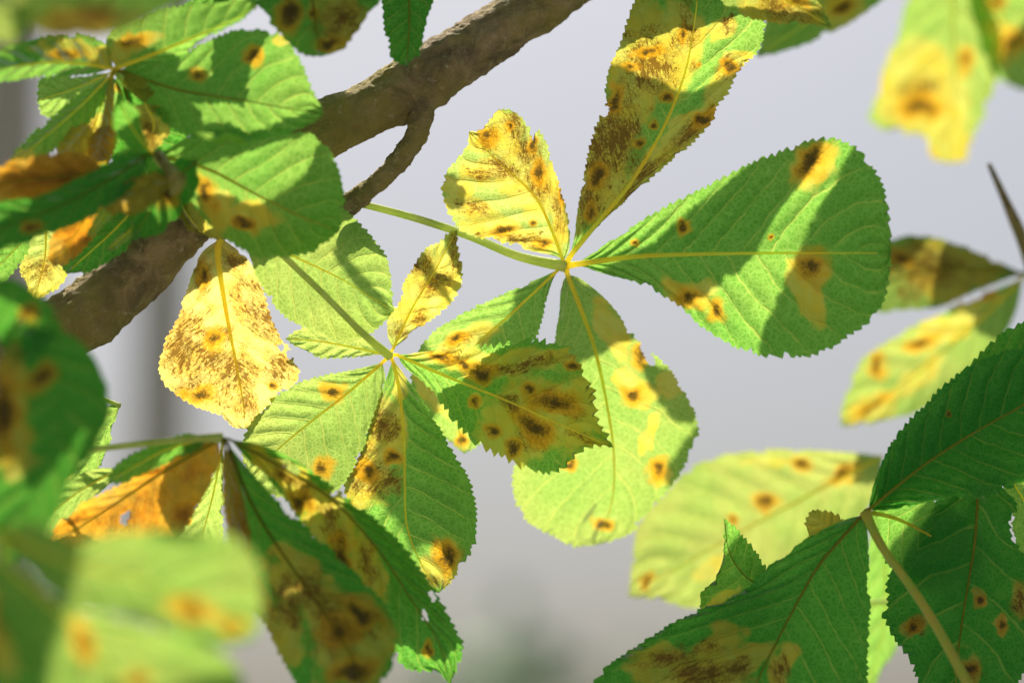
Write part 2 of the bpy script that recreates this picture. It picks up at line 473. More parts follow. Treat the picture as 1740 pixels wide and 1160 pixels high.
LEAVES = 'horse chestnut leaves on the branch'
class Leaf:
    def __init__(self, hub, label, name='chestnut_leaf'):
        self.o = empty(name, at(*hub)); self.hub = at(*hub); self.px = np.array(hub, float)
        tag(self.o, label, 'leaf', LEAVES)
    def let(self, mid, L, R, d, rib=3.0, label=None, ribk=0.85, **kw):
        b = blade(mid, L, R, d, **kw)
        me = blade_mesh('leaflet', [b], self.hub)
        ob = link(bpy.data.objects.new('leaflet', me), self.o)
        tone = b[7]
        ob.color = (tone[0], tone[1], tone[2] if len(tone) > 2 else 0.0, b[8] / 40.0)  # tone also holds sun and shade: paler on lit leaflets, darker on shaded
        if label: ob['label'] = label
        if rib:
            P = b[6]
            n = max(8, len(P) // 5); idx = np.linspace(0, int(len(P) * 0.96) - 1, n).astype(int)
            PP, RR = P[idx], np.linspace(rib, 0.7, n)
            if np.hypot(P[0, 0] - self.px[0], P[0, 1] - self.px[1]) < 45:
                PP = np.vstack([[self.px], PP]); RR = np.concatenate([[rib * 1.25], RR])
            tube('midrib', PP, RR, M_RIB, ob, seg=6, n=n + 2, org=self.hub).color = (ribk, ribk, ribk, 1)  # ribk dims midribs of shaded leaflets, shade put into the colour
        return self
    def stalk(self, P, R, mat=None):
        tube('petiole', P, R, mat or M_PET, self.o, seg=12, n=40, org=self.hub)
        return self
def CASTS():  # added unseen casters, each outlined after the shade it should throw
    # broad dark leaflet of the right-hand leaf: two added casters leave a stripe of sun between them
    cast(0.20, [(1470, 200), (1440, 330), (1400, 450), (1400, 640)], [(1440, 270), (1370, 390), (1310, 530), (1290, 620)], [(1520, 260), (1560, 400), (1540, 560)], 1.212)
    cast(0.18, [(1440, 225), (1330, 320), (1200, 420), (1000, 470)], [(1340, 255), (1230, 330), (1120, 400), (1040, 440)], [(1390, 310), (1300, 430), (1215, 505), (1150, 530), (1070, 500)], 1.203)
    # tall speckled leaflet, lower two thirds
    cast(0.12, [(1260, 110), (1150, 180), (1060, 300), (970, 430)], [(1180, 140), (1100, 128), (1030, 120), (990, 220), (960, 340)], [(1270, 170), (1200, 270), (1080, 370)], 1.194)
    # lower leaflet: top and one shoulder
    cast(0.22, [(950, 455), (990, 520), (1020, 610)], [(930, 500), (925, 600), (960, 612)], [(1010, 460), (1100, 570), (1070, 595)], 1.21)
    cast(0.22, [(1080, 580), (1140, 640), (1180, 730)], [(1100, 640), (1140, 715)], [(1140, 600), (1190, 680)], 1.225)
    cast(0.22, [(955, 470), (925, 530), (880, 610)], [(915, 515), (880, 560)], [(955, 520), (920, 600)], 1.215)
    # centre leaf: right leaflet, and the leaflet pointing down
    cast(0.26, [(825, 700), (880, 690), (950, 725), (1060, 775)], [(852, 680), (885, 640), (890, 600), (960, 575), (1020, 620), (1060, 700)], [(840, 770), (940, 830), (1020, 800)], 1.174)
    cast(0.30, [(700, 655), (680, 740), (690, 820), (700, 925)], [(665, 688), (634, 735), (640, 768), (615, 805), (640, 845), (680, 890)], [(725, 690), (755, 740), (800, 800), (798, 830), (770, 858), (755, 900), (725, 914)], 1.177)
    # shade strips from thin added casters on the pale leaflet and on the small one
    cast(0.12, [(560, 340), (600, 395), (640, 445), (668, 490)], [(574, 346), (612, 392), (650, 440)], [(566, 362), (600, 410), (640, 458)], 1.187, teeth=(12, 0))
    cast(0.14, [(700, 415), (735, 470), (775, 535)], [(714, 420), (748, 470)], [(706, 440), (734, 490)], 1.172, teeth=(12, 0))
    cast(0.12, [(745, 400), (775, 425), (790, 450)], [(770, 380), (800, 420)], [(755, 420), (770, 445)], 1.169)
    # lower right cluster
    cast(0.28, [(1490, 860), (1620, 740), (1860, 620)], [(1490, 760), (1620, 620), (1780, 520)], [(1620, 870), (1800, 830)], 1.166)
    cast(0.33, [(1480, 850), (1400, 960), (1290, 1260)], [(1390, 890), (1290, 980), (1225, 1060), (1190, 1200)], [(1500, 950), (1490, 1180)], 1.16)
    cast(0.33, [(1680, 760), (1650, 950), (1640, 1190)], [(1590, 840), (1490, 960), (1500, 1080), (1560, 1170)], [(1740, 850), (1780, 950), (1760, 1120)], 1.18)
    # upper left cluster
    cast(0.1, [(200, 100), (270, 160), (335, 235)], [(296, 80), (308, 150), (345, 190)], [(190, 170), (260, 240)], 1.128)
    cast(0.1, [(375, 40), (395, 120), (415, 190)], [(358, 90), (370, 160)], [(455, 50), (432, 110), (420, 150)], 1.124)
    cast(0.1, [(300, 250), (400, 235), (565, 185)], [(360, 195), (430, 205), (500, 195)], [(350, 268), (420, 258), (530, 245)], 1.129)
    cast(0.1, [(330, 300), (440, 370), (600, 330)], [(395, 318), (433, 337), (480, 318), (525, 285), (550, 235)], [(370, 420), (470, 455), (590, 420)], 1.134)
    cast(0.10, [(260, 250), (150, 310), (-40, 400)], [(180, 270), (100, 262), (60, 275), (50, 330), (0, 345)], [(220, 330), (100, 420), (0, 440)], 1.09)
    cast(0.08, [(260, 290), (180, 390), (80, 480)], [(200, 300), (120, 360), (75, 420)], [(300, 350), (220, 450), (140, 490)], 1.15)
    # front leaf at the lower left: its base and one round patch
    cast(0.3, [(-60, 870), (50, 960), (110, 1040), (60, 1240)], [(60, 870), (125, 950), (130, 1010)], [(-60, 1000), (-40, 1200)], 0.90)
    cast(0.3, [(215, 915), (290, 965), (375, 920)], [(240, 895), (330, 895)], [(240, 962), (330, 972)], 0.893)
    # leaf tips over the top edge
    cast(0.06, [(520, -80), (540, 20), (560, 110)], [(430, -40), (450, 60)], [(680, -40), (630, 60)], 1.12)
    cast(0.06, [(690, -60), (695, 30), (690, 120)], [(640, -20), (645, 70)], [(745, -20), (730, 70)], 1.155)

# ------------------------------------------------------------------ the place behind: ground, house, trees (all far out of focus)
def sheet(name, x0, x1, y0, y1, z, mat, kind='structure', n=2):
    V = [(x0, y0, z), (x1, y0, z), (x1, y1, z), (x0, y1, z)]
    o = mesh_from(name, V, [(0, 1, 2, 3)], mat, None, False)
    tag(o, kind=kind)
    return o
M_GROUND = plain_material('shaded_lawn', (0.035, 0.055, 0.018), (0.06, 0.085, 0.03), 0.8)  # dark colour stands in for tree shade on the lawn
M_PAVE = plain_material('asphalt', (0.07, 0.07, 0.072), (0.10, 0.10, 0.10), 1.5)
M_TRUNK = plain_material('far_trunk_bark', (0.60, 0.50, 0.41), (0.68, 0.58, 0.49), 6.0, 0.9, 0.02)
M_FARLEAF = plain_material('far_foliage', (0.15, 0.31, 0.14), (0.22, 0.40, 0.20), 2.0)

sheet('ground', -900, 900, -300, 1500, 0.0, M_GROUND)
sheet('bounce_sheet', -7, 7, -9, 0.7, 0.004, plain_material('pale_bounce', (0.32, 0.28, 0.23), (0.40, 0.36, 0.30), 3.0))  # added pale sheet that bounces sunlight onto branch and leaf fronts
sheet('road', -60, 60, 9, 34, 0.004, M_PAVE)

def box_bm(bm, x0, x1, y0, y1, z0, z1):
    v = [bm.verts.new(p) for p in ((x0, y0, z0), (x1, y0, z0), (x1, y1, z0), (x0, y1, z0), (x0, y0, z1), (x1, y0, z1), (x1, y1, z1), (x0, y1, z1))]
    for f in ((3, 2, 1, 0), (4, 5, 6, 7), (0, 1, 5, 4), (1, 2, 6, 5), (2, 3, 7, 6), (3, 0, 4, 7)):
        bm.faces.new([v[i] for i in f])
def bm_obj(name, bm, mat, parent=None):
    me = bpy.data.meshes.new(name); bm.to_mesh(me); bm.free(); me.materials.append(mat)
    return link(bpy.data.objects.new(name, me), parent)


rng = random.Random(7)
def far_tree(x, y, h, r, label, crown_r, lean=0.0, crown=True):
    e = empty('background_tree', (x, y, 0)); tag(e, label, 'tree', 'trees behind the chestnut')
    V, F = [], []
    for k in range(9):
        z = h * k / 8
        for j in range(10):
            a = j / 10 * 2 * math.pi
            rr = r * (1.25 - 0.5 * k / 8) * (1 + 0.10 * math.sin(3 * a + k))
            V.append((lean * z + rr * math.cos(a), rr * math.sin(a), z))
    for k in range(8):
        for j in range(10):
            F.append((k * 10 + j, k * 10 + (j + 1) % 10, k * 10 + 10 + (j + 1) % 10, k * 10 + 10 + j))
    mesh_from('trunk', V, F, M_TRUNK, e)
    if crown:
        V, F = [], []
        for _ in range(5000):
            p = Vector((rng.gauss(0, 1), rng.gauss(0, 1), rng.gauss(0, 1))).normalized() * crown_r * (0.55 + 0.45 * rng.random())
            p = Vector((p.x, p.y, p.z * 0.7)) + Vector((lean * h, 0, h + crown_r * 0.5))
            q = Vector((rng.gauss(0, 1), rng.gauss(0, 1), rng.gauss(0, 1))).normalized(); u = q.orthogonal().normalized(); w = q.cross(u)
            s = 0.10 + 0.08 * rng.random(); b = len(V)
            V += [tuple(p + u * s), tuple(p + w * s * 0.6), tuple(p - u * s), tuple(p - w * s * 0.6)]
            F.append((b, b + 1, b + 2, b + 3))
        mesh_from('crown', V, F, M_FARLEAF, e, False)
    return e
far_tree(-1.25, 10.0, 8.2, 0.10, 'slim brown tree trunk blurred behind the yellow hanging leaflet', 1.3)
far_tree(-2.75, 15.0, 10.5, 0.24, 'brown tree trunk blurred at the left edge behind the upper leaves', 1.6)

def bush(x, y, sx, sy, h, label):
    e = empty('background_bush', (x, y, 0)); tag(e, label, 'bush', 'bushes in the background')
    V, F = [], []
    for _ in range(380):
        p = Vector((rng.gauss(0, 1), rng.gauss(0, 1), abs(rng.gauss(0, 1)))).normalized() * (0.6 + 0.4 * rng.random())
        p = Vector((p.x * sx, p.y * sy, p.z * h))
        q = Vector((rng.gauss(0, 1), rng.gauss(0, 1), rng.gauss(0, 1))).normalized(); u = q.orthogonal().normalized(); w = q.cross(u)
        s = 0.12 + 0.1 * rng.random(); b = len(V)
        V += [tuple(p + u * s), tuple(p + w * s * 0.6), tuple(p - u * s), tuple(p - w * s * 0.6)]
        F.append((b, b + 1, b + 2, b + 3))
    mesh_from('crown', V, F, M_FARLEAF, e, False)
    bm = bmesh.new(); box_bm(bm, -0.06, 0.06, -0.06, 0.06, 0, h * 0.7); bm_obj('trunk', bm, M_TRUNK, e)
bush(-0.1, 22, 1.3, 0.9, 4.4, 'grey green bush blurred low behind the central gap')
bush(1.3, 27, 1.0, 0.8, 4.6, 'second grey green bush blurred low, right of the central gap')

# ------------------------------------------------------------------ the branch
br = empty('branch', at(320, 370, 1.22)); tag(br, 'mossy brown chestnut branch running diagonally up behind the leaves', 'branch')
bo = at(320, 370, 1.22)
tube('limb', [(-700, 900, 1.15), (-160, 690, 1.170), (-40, 630, 1.170), (60, 585, 1.170), (140, 540, 1.174), (210, 485, 1.177), (270, 415, 1.177), (340, 345, 1.181), (440, 275, 1.185), (540, 225, 1.189), (640, 178, 1.192), (715, 138, 1.196), (800, 82, 1.200), (900, 18, 1.208), (1000, -50, 1.215), (1140, -140, 1.222), (1400, -300, 1.25), (1800, -520, 1.30)],
     [54, 54, 52, 54, 58, 54, 56, 54, 50, 48, 46, 54, 47, 46, 45, 44, 42, 30], M_BARK, br, seg=96, rough=0.15, n=560, seed=5, org=bo)
tube('twig', [(700, 130, 1.198), (716, 185, 1.191), (704, 235, 1.189), (672, 280, 1.186), (632, 318, 1.185), (596, 345, 1.183), (575, 362, 1.183)],
     [40, 24, 19, 17, 16, 19, 12], M_BARK, br, seg=40, rough=0.26, n=140, seed=11, org=bo)
for i, (P, R) in enumerate([([(268, 262, 1.105), (282, 280, 1.10), (300, 305, 1.095)], [8, 10, 15]), ([(304, 300, 1.098), (300, 318, 1.095), (290, 330, 1.094)], [14, 12, 4])]):
    tube('bud', P, R, M_BUD, br, seg=10, n=14, rough=0.1, seed=20 + i, org=bo)
tw = tube('dead_twig', [(1680, 278, 1.30), (1706, 335, 1.30), (1735, 400, 1.31), (1775, 490, 1.325), (1900, 640, 1.35), (2300, 800, 1.40)], [4, 7, 11, 12, 15, 18], M_BARK, None, seg=14, rough=0.12, n=40, seed=3)
tag(tw, 'short dark bare twig end at the right edge above the blurred leaf', 'twig')

# ------------------------------------------------------------------ leaves in focus, middle
A = Leaf((662, 603, 1.18), 'sharp pale green seven-part leaf at the centre, speckled with brown blotches')
A.stalk([(440, 395, 1.150), (485, 438, 1.153), (550, 500, 1.158), (610, 560, 1.165), (662, 605, 1.1775)], [5.5, 5.5, 5.5, 6, 8])
A.let([(655, 602), (600, 590), (545, 580), (485, 575)], [(637, 574), (595, 552), (545, 550), (508, 562)], [(640, 603), (568, 610), (525, 603), (500, 587)],
      (1.178, 1.182, 1.186), fold=-0.15, roll=0.2, tone=(0.46,0.98), veins=7, rib=2.2, teeth=(12, 5))
A.let([(668, 592), (700, 525), (742, 455), (777, 390)], [(659, 572), (658, 537), (670, 517), (681, 492), (702, 452), (724, 422), (748, 410), (764, 396)], [(695, 572), (728, 546), (760, 521), (778, 496), (785, 467), (779, 434), (778, 412)],
      (1.178, 1.172, 1.168), fold=0.2, roll=-0.1, tone=(0.55, 1.15), veins=8, rib=2.5,
      mine=[(720, 490, 75, 55, -60)], speck=[(676, 565, 26, 34, -60), (715, 545, 40, 22, -40), (745, 480, 45, 32, -60), (720, 450, 40, 28, -60), (770, 430, 20, 40, 0)], core=[(735, 475, 8, 4, 40)])
A.let([(650, 616), (590, 668), (530, 715), (470, 765), (425, 815)], [(600, 628), (540, 640), (500, 655), (455, 685), (425, 722), (412, 760), (416, 795)], [(655, 650), (640, 705), (618, 765), (585, 820), (530, 845), (465, 840)],
      (1.179, 1.183, 1.180), fold=-0.12, tone=(0.44,0.92), quilt=0.0013, veins=9, rib=2.8,
      core=[(566, 665, 17, 15), (547, 793, 16, 15), (470, 663, 5, 5)])
A.let([(667, 612), (678, 660), (686, 740), (688, 820), (691, 890), (712, 950), (745, 1007)], [(648, 665), (625, 735), (602, 790), (588, 830), (615, 900), (655, 950), (710, 992)], [(678, 624), (712, 671), (742, 720), (776, 777), (796, 815), (808, 861), (807, 921), (788, 952), (766, 988)],
      (1.179, 1.178, 1.172), fold=-0.10, tone=(0.19,1.05), quilt=0.0014, veins=10, rib=3.2,
      mine=[(650, 740, 40, 90, 15), (625, 830, 50, 60, 40), (680, 640, 14, 60, 0), (750, 955, 36, 50, 10)],
      speck=[(640, 720, 40, 60, 20), (620, 800, 45, 50, 30), (665, 820, 24, 40, 0), (755, 940, 34, 34, 0), (740, 985, 30, 24)],
      core=[(668, 776, 13, 13), (622, 800, 18, 14, 60), (765, 955, 9, 26, 20), (757, 940, 20, 22)])
A.let([(675, 603), (760, 640), (860, 680), (960, 725), (1042, 760)], [(719, 597), (772, 591), (848, 586), (900, 578), (958, 592), (985, 620), (1003, 650), (1012, 705)], [(688, 624), (731, 660), (772, 713), (810, 751), (856, 777), (913, 800), (951, 796), (985, 765), (1012, 755)],
      (1.179, 1.176, 1.170), fold=0.15, tone=(0.20,1.1), veins=10, rib=3.0, teeth=(17, 10),
      mine=[(800, 615, 110, 24, 8), (920, 610, 75, 26, 0), (945, 690, 85, 75, 20), (880, 740, 75, 50, 20), (990, 745, 45, 18, 20), (808, 681, 13, 13), (836, 702, 15, 16), (835, 735, 18, 18), (875, 760, 22, 24)],
      speck=[(765, 605, 35, 18, 15), (900, 622, 100, 15, -10), (940, 685, 62, 26, 15), (905, 730, 60, 32, 30), (980, 740, 40, 10, 25), (870, 690, 40, 16, 30)],
      core=[(750, 607, 24, 8, 15), (820, 635, 22, 14, -15), (790, 620, 16, 8), (975, 622, 16, 10), (945, 682, 44, 17, 10), (905, 728, 36, 20, 35), (808, 682, 9, 9), (837, 735, 12, 12), (875, 760, 14, 15), (900, 662, 10, 12)])

G = Leaf((392, 398, 1.165), 'cream and pale green leaf hanging below the branch left of centre')
G.let([(405, 395), (430, 403), (496, 434), (580, 474), (630, 505), (670, 528)], [(480, 366), (540, 352), (578, 352), (625, 395), (658, 440), (664, 490)], [(424, 432), (440, 480), (475, 530), (530, 561), (578, 579), (628, 566)],
      (1.160, 1.168, 1.1725), fold=-0.03, tone=(0.42,0.92), veins=10, rib=2.2)
G.let([(376, 404), (370, 432), (384, 528), (402, 622), (414, 690), (416, 728)], [(340, 434), (315, 496), (293, 550), (273, 608), (272, 637), (290, 662), (326, 686), (362, 700), (395, 726)], [(409, 430), (434, 463), (452, 510), (467, 557), (503, 615), (502, 648), (470, 673), (432, 718)],
      (1.165, 1.176, 1.184), fold=-0.08, roll=0.05, holes=[(478, 590, 8, 6), (492, 604, 7, 8)], tone=(0.9,1.15), veins=8, rib=5.5, allmine=0.12, teeth=(11, 4),
      speck=[(345, 470, 18, 40, 0), (400, 445, 28, 30), (320, 600, 60, 90, 15), (440, 540, 45, 90, -25), (380, 630, 70, 60), (470, 630, 40, 50), (330, 660, 60, 34), (430, 690, 30, 45), (370, 570, 34, 34)],
      core=[(366, 576, 13, 18, 20), (335, 672, 26, 13, -10), (463, 655, 7, 7), (345, 468, 9, 20)])

B = Leaf((962, 452, 1.200), 'large five-part leaf right of centre with a broad dark leaflet crossed by a light stripe')
B.stalk([(597, 344, 1.184), (640, 353, 1.187), (720, 375, 1.192), (800, 402, 1.196), (880, 435, 1.199), (962, 453, 1.199)], [6, 6, 6.5, 7, 7.5, 10])
B.let([(957, 444), (935, 385), (907, 331), (853, 281), (812, 240), (797, 224)], [(945, 436), (900, 424), (850, 411), (792, 395), (765, 365), (752, 320), (757, 298), (785, 262), (796, 245)], [(968, 420), (966, 370), (946, 300), (930, 250), (916, 218), (906, 238), (892, 197), (850, 186), (836, 200), (818, 222)],
      (1.199, 1.190, 1.186), fold=0.08, tone=(0.42,1.05), quilt=0.0015, veins=8, rib=3.2, teeth=(12, 5),
      mine=[(850, 240, 55, 50, 40), (890, 300, 50, 75, -40), (840, 290, 60, 25, 10), (800, 355, 60, 26, 15), (865, 400, 85, 20, 10), (945, 350, 20, 80, -10), (780, 325, 30, 20)],
      speck=[(830, 235, 26, 30), (870, 220, 22, 34, -30), (900, 260, 30, 50, -30), (920, 300, 26, 50, -20), (840, 300, 60, 20, 10), (800, 350, 50, 20, 15), (870, 405, 80, 18, 8), (948, 350, 14, 60, -10), (860, 290, 60, 20, 45)],
      core=[(828, 230, 16, 15), (866, 215, 7, 8), (918, 292, 13, 22), (855, 393, 26, 9, -10), (925, 412, 18, 7), (905, 380, 7, 6), (905, 245, 8, 15), (955, 330, 6, 24)])
B.let([(968, 436), (1010, 385), (1065, 320), (1110, 250), (1140, 190), (1165, 120), (1180, 40), (1190, -50)], [(975, 405), (985, 330), (1005, 240), (1020, 190), (1033, 125), (1060, 60), (1085, -10), (1130, -40)], [(1000, 400), (1060, 345), (1110, 300), (1180, 240), (1225, 180), (1255, 120), (1288, 85), (1298, 45), (1282, 10), (1240, -30)],
      (1.199, 1.192, 1.187), fold=0.10, roll=-0.05, holes=[(1028, 190, 6, 10, 10)], tone=(0.20,1.1), veins=11, rib=4.5,
      mine=[(1040, 240, 60, 190, 18), (1090, 100, 70, 90, 20), (1150, 60, 40, 60), (1170, 215, 60, 26, -50), (1110, 290, 70, 26, -48), (1255, 115, 34, 26), (1230, 45, 26, 20, -50), (1060, 340, 60, 24, -50), (1225, 160, 50, 26, -55)],
      speck=[(1040, 230, 55, 150, 15), (1100, 100, 60, 70), (1165, 50, 24, 60, 10), (1180, 215, 70, 22, -52), (1240, 120, 40, 26), (1010, 330, 30, 80, 10), (1095, 300, 70, 16, -50), (1240, 40, 26, 14, -50), (1180, 110, 12, 20)],
      core=[(1100, 88, 24, 9, -10), (1160, 55, 7, 22), (1130, 165, 14, 12), (1045, 170, 14, 26, 20), (1110, 212, 10, 10), (1087, 242, 11, 9), (1195, 205, 22, 13, -50), (1240, 112, 14, 12), (1015, 300, 16, 20), (1005, 360, 10, 18), (1188, 110, 4, 5), (1070, 115, 14, 8)])
B.let([(978, 449), (1080, 436), (1180, 432), (1300, 430), (1420, 430), (1514, 430)], [(1010, 428), (1070, 387), (1140, 347), (1230, 302), (1320, 260), (1410, 235), (1467, 265), (1497, 310), (1510, 365)], [(1010, 460), (1080, 480), (1140, 510), (1190, 550), (1250, 590), (1310, 604), (1390, 600), (1440, 570), (1492, 530), (1510, 480)],
      (1.199, 1.205, 1.218), fold=0.10, roll=0.05, tone=(0.18,1.0), quilt=0.0018, veins=11, rib=5.0, teeth=(15, 6),
      mine=[(1165, 500, 50, 26, 0), (1370, 500, 28, 60, -30), (1380, 280, 55, 30, -35), (1385, 455, 26, 30)],
      core=[(1160, 386, 12, 12), (1080, 411, 6, 6), (1218, 525, 13, 18), (1172, 505, 26, 15), (1380, 455, 24, 26), (1375, 275, 34, 20, -30), (1310, 402, 6, 5)])
B.let([(950, 457), (869, 533), (805, 592), (772, 665), (778, 720), (788, 770)], [(900, 480), (840, 506), (780, 536), (730, 572), (705, 612), (702, 660), (735, 722)], [(938, 480), (925, 530), (905, 585), (880, 650), (850, 710), (826, 750)],
      (1.199, 1.204, 1.228), fold=0.0, tone=(0.30,1.02), veins=9, rib=2.6, label='leaflet passing behind the sharp centre leaf',
      mine=[(790, 580, 60, 24, -30), (730, 660, 26, 60, -35)], core=[(785, 745, 12, 16), (775, 575, 20, 9, -30)], speck=[(780, 580, 40, 14, -30)])
B.let([(964, 466), (985, 520), (1010, 590), (1030, 680), (1043, 770), (1040, 850), (1015, 925)], [(953, 490), (946, 560), (935, 660), (895, 740), (874, 800), (876, 850), (896, 884), (938, 910), (972, 926)], [(990, 476), (1040, 520), (1078, 572), (1130, 620), (1166, 672), (1184, 722), (1178, 760), (1148, 815), (1120, 850), (1090, 880), (1070, 906)],
      (1.200, 1.225, 1.262), fold=-0.03, holes=[(1098, 600, 7, 16, -25), (1108, 612, 6, 9)], tone=(0.38,0.88), quilt=0.0010, veins=10, rib=4.2,
      mine=[(1080, 660, 34, 34), (1105, 735, 14, 44, 25), (1140, 650, 24, 30), (1040, 560, 26, 50, -30), (1118, 800, 24, 26)],
      core=[(1077, 672, 18, 15), (1118, 798, 15, 20, 20), (1024, 890, 17, 13), (1088, 605, 12, 20), (968, 788, 12, 9)])

# ------------------------------------------------------------------ right side
D = Leaf((1742, 465, 1.355), 'blurred olive and yellow leaf entering from the right edge beside the dark striped leaflet')
D.let([(1742, 466), (1650, 458), (1560, 465), (1455, 500)], [(1700, 447), (1640, 420), (1580, 402), (1530, 403), (1490, 430)], [(1700, 478), (1640, 502), (1600, 520), (1540, 527), (1490, 530)],
      (1.355, 1.345, 1.34), fold=0.1, tone=(0.3,0.5), ribk=0.4, veins=8, rib=3, res=0.6, mine=[(1600, 460, 110, 55, 5)], speck=[(1570, 470, 100, 60)], core=[(1530, 440, 20, 14)])  # low brightness puts this leaflet's shade into its colour
D.let([(1738, 472), (1680, 530), (1600, 600), (1520, 660), (1428, 722)], [(1690, 492), (1640, 512), (1590, 538), (1530, 562), (1480, 592), (1455, 632), (1432, 690)], [(1728, 520), (1700, 580), (1650, 640), (1580, 690), (1500, 715), (1450, 722)],
      (1.355, 1.36, 1.355), fold=-0.1, tone=(0.45,0.9), veins=8, rib=3, res=0.6, teeth=(13, 5),
      mine=[(1600, 560, 80, 24, -30), (1660, 510, 40, 26), (1480, 690, 50, 24, -30), (1560, 640, 60, 20, -35)], core=[(1565, 582, 30, 10, -20), (1490, 620, 17, 17), (1480, 690, 34, 8, -30), (1660, 500, 30, 10, -20)])
E = Leaf((1612, -90, 1.44), 'very blurred yellow leaf hanging from the top right corner')
E.let([(1612, -85), (1620, 40), (1622, 150), (1612, 278)], [(1560, -30), (1532, 30), (1508, 95), (1488, 165), (1479, 212), (1528, 224), (1572, 234), (1582, 268)], [(1665, -30), (1700, 60), (1690, 140), (1668, 210), (1642, 268)],
      (1.44, 1.44, 1.44), fold=0.1, tone=(0.42, 1.0), veins=8, rib=3, res=0.5, mine=[(1565, 150, 85, 90, 10), (1610, 240, 50, 50)], core=[(1565, 185, 34, 18), (1640, 105, 13, 20)], speck=[(1560, 170, 70, 50)])
E.let([(1618, -85), (1690, 10), (1730, 90), (1765, 160)], [(1650, 20), (1672, 90), (1700, 135)], [(1700, -60), (1770, 20), (1795, 90)],
      (1.44, 1.44, 1.45), fold=0.1, tone=(0.3, 1.0), veins=7, rib=3, res=0.5, core=[(1690, 2, 16, 14), (1720, 65, 26, 26)], mine=[(1700, 50, 30, 26)])
Fa = Leaf((1575, -100, 1.34), 'blurred yellow green leaf at the top edge, right of the tall speckled leaflet')
Fa.let([(1570, -95), (1450, -15), (1370, 40), (1285, 97)], [(1480, -85), (1380, -40), (1305, 30)], [(1528, -30), (1472, 20), (1400, 62), (1335, 87)],
       (1.34, 1.32, 1.31), fold=0.1, tone=(0.35, 1.05), veins=7, rib=2.5, res=0.6, mine=[(1430, 10, 50, 34, -30)], core=[(1428, 12, 24, 12, -20)])
Fb = Leaf((1200, -70, 1.16), 'olive brown leaflet tip hanging over the top edge above the tall speckled leaflet')
Fb.let([(1205, -70), (1290, -25), (1360, 15), (1413, 46)], [(1290, -70), (1370, -20), (1400, 20)], [(1225, 0), (1260, 25), (1310, 38), (1370, 40)],
       (1.16, 1.155, 1.15), fold=0.3, tone=(0.45, 0.8), veins=8, rib=2.5, res=0.7, mine=[(1320, 10, 90, 40, 25)], speck=[(1340, 10, 80, 30, 25)], core=[(1350, 0, 24, 10, 20)])
H = Leaf((1505, 838, 1.33), 'soft yellow green leaf behind the dark cluster at the lower right')
H.let([(1500, 775), (1414, 819), (1330, 865), (1265, 899), (1150, 965), (1068, 1013)], [(1460, 770), (1380, 765), (1290, 765), (1190, 785), (1128, 840), (1086, 890), (1076, 950)], [(1490, 850), (1420, 910), (1350, 960), (1280, 1000), (1190, 1030), (1120, 1018)],
      (1.33, 1.33, 1.32), fold=-0.05, tone=(0.50,0.9), veins=10, rib=3, res=0.7, teeth=(14, 4),
      mine=[(1215, 960, 50, 16, -30), (1310, 785, 50, 9), (1440, 810, 30, 16, -30)], core=[(1097, 987, 13, 12), (1302, 852, 20, 16), (1362, 792, 20, 13), (1248, 882, 10, 9), (1430, 805, 30, 12, -30)])
H.let([(1500, 850), (1505, 960), (1500, 1080), (1465, 1190)], [(1468, 950), (1455, 1060), (1440, 1150)], [(1532, 930), (1546, 1020), (1515, 1115)],
      (1.33, 1.33, 1.33), fold=0.0, tone=(0.25, 1.1), veins=8, rib=2, res=0.6)
H.stalk([(1475, 1024, 1.30), (1520, 1022, 1.30)], [4, 4])

I = Leaf((1470, 868, 1.165), 'dark green shaded leaf at the lower right with its stalk running down to the corner')
I.stalk([(1469, 870, 1.163), (1500, 930, 1.155), (1545, 992, 1.148), (1592, 1065, 1.14), (1655, 1180, 1.13)], [9, 7.5, 7.5, 8, 9], M_PET2)
I.let([(1476, 866), (1525, 825), (1581, 782), (1660, 732), (1739, 687), (1850, 615)], [(1480, 838), (1500, 778), (1532, 728), (1582, 680), (1642, 625), (1740, 586), (1810, 575)], [(1520, 864), (1590, 849), (1680, 838), (1745, 812), (1810, 740)],
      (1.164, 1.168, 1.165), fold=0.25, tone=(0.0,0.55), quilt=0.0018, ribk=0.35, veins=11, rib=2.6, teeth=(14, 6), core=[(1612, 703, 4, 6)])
I.let([(1480, 860), (1600, 720), (1700, 630), (1810, 540)], [(1512, 768), (1590, 680), (1655, 612), (1740, 540)], [(1560, 800), (1680, 720), (1790, 640)],
      (1.168, 1.19, 1.20), fold=0.05, tone=(0.06,0.8), veins=10, rib=0, res=0.7, teeth=(16, 7))
I.let([(1464, 876), (1425, 920), (1386, 968), (1333, 1064), (1290, 1150), (1240, 1260)], [(1440, 881), (1390, 902), (1335, 938), (1298, 968), (1262, 1006), (1190, 1036), (1090, 1090), (1005, 1165), (1060, 1240)], [(1474, 900), (1479, 1000), (1474, 1100), (1466, 1200), (1400, 1270)],
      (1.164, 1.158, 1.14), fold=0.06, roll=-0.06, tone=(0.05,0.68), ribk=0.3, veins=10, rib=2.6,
      mine=[(1225, 1085, 40, 24, -30), (1130, 1125, 70, 26, -12), (1210, 1120, 60, 40, -20), (1270, 1120, 46, 22, -35), (1325, 1130, 22, 55, 15), (1190, 1160, 90, 26)],
      speck=[(1150, 1110, 90, 22, -12), (1190, 1140, 90, 30), (1250, 1130, 40, 20, -30), (1325, 1140, 16, 40, 10)])
I.let([(1476, 870), (1515, 878), (1560, 898), (1650, 950)], [(1520, 851), (1590, 852), (1650, 890)], [(1480, 902), (1496, 938), (1520, 968), (1590, 990)],
      (1.166, 1.185, 1.20), fold=0.0, tone=(0.14,0.95), ribk=0.6, veins=7, rib=4, label='brighter green leaflet with an orange midrib')
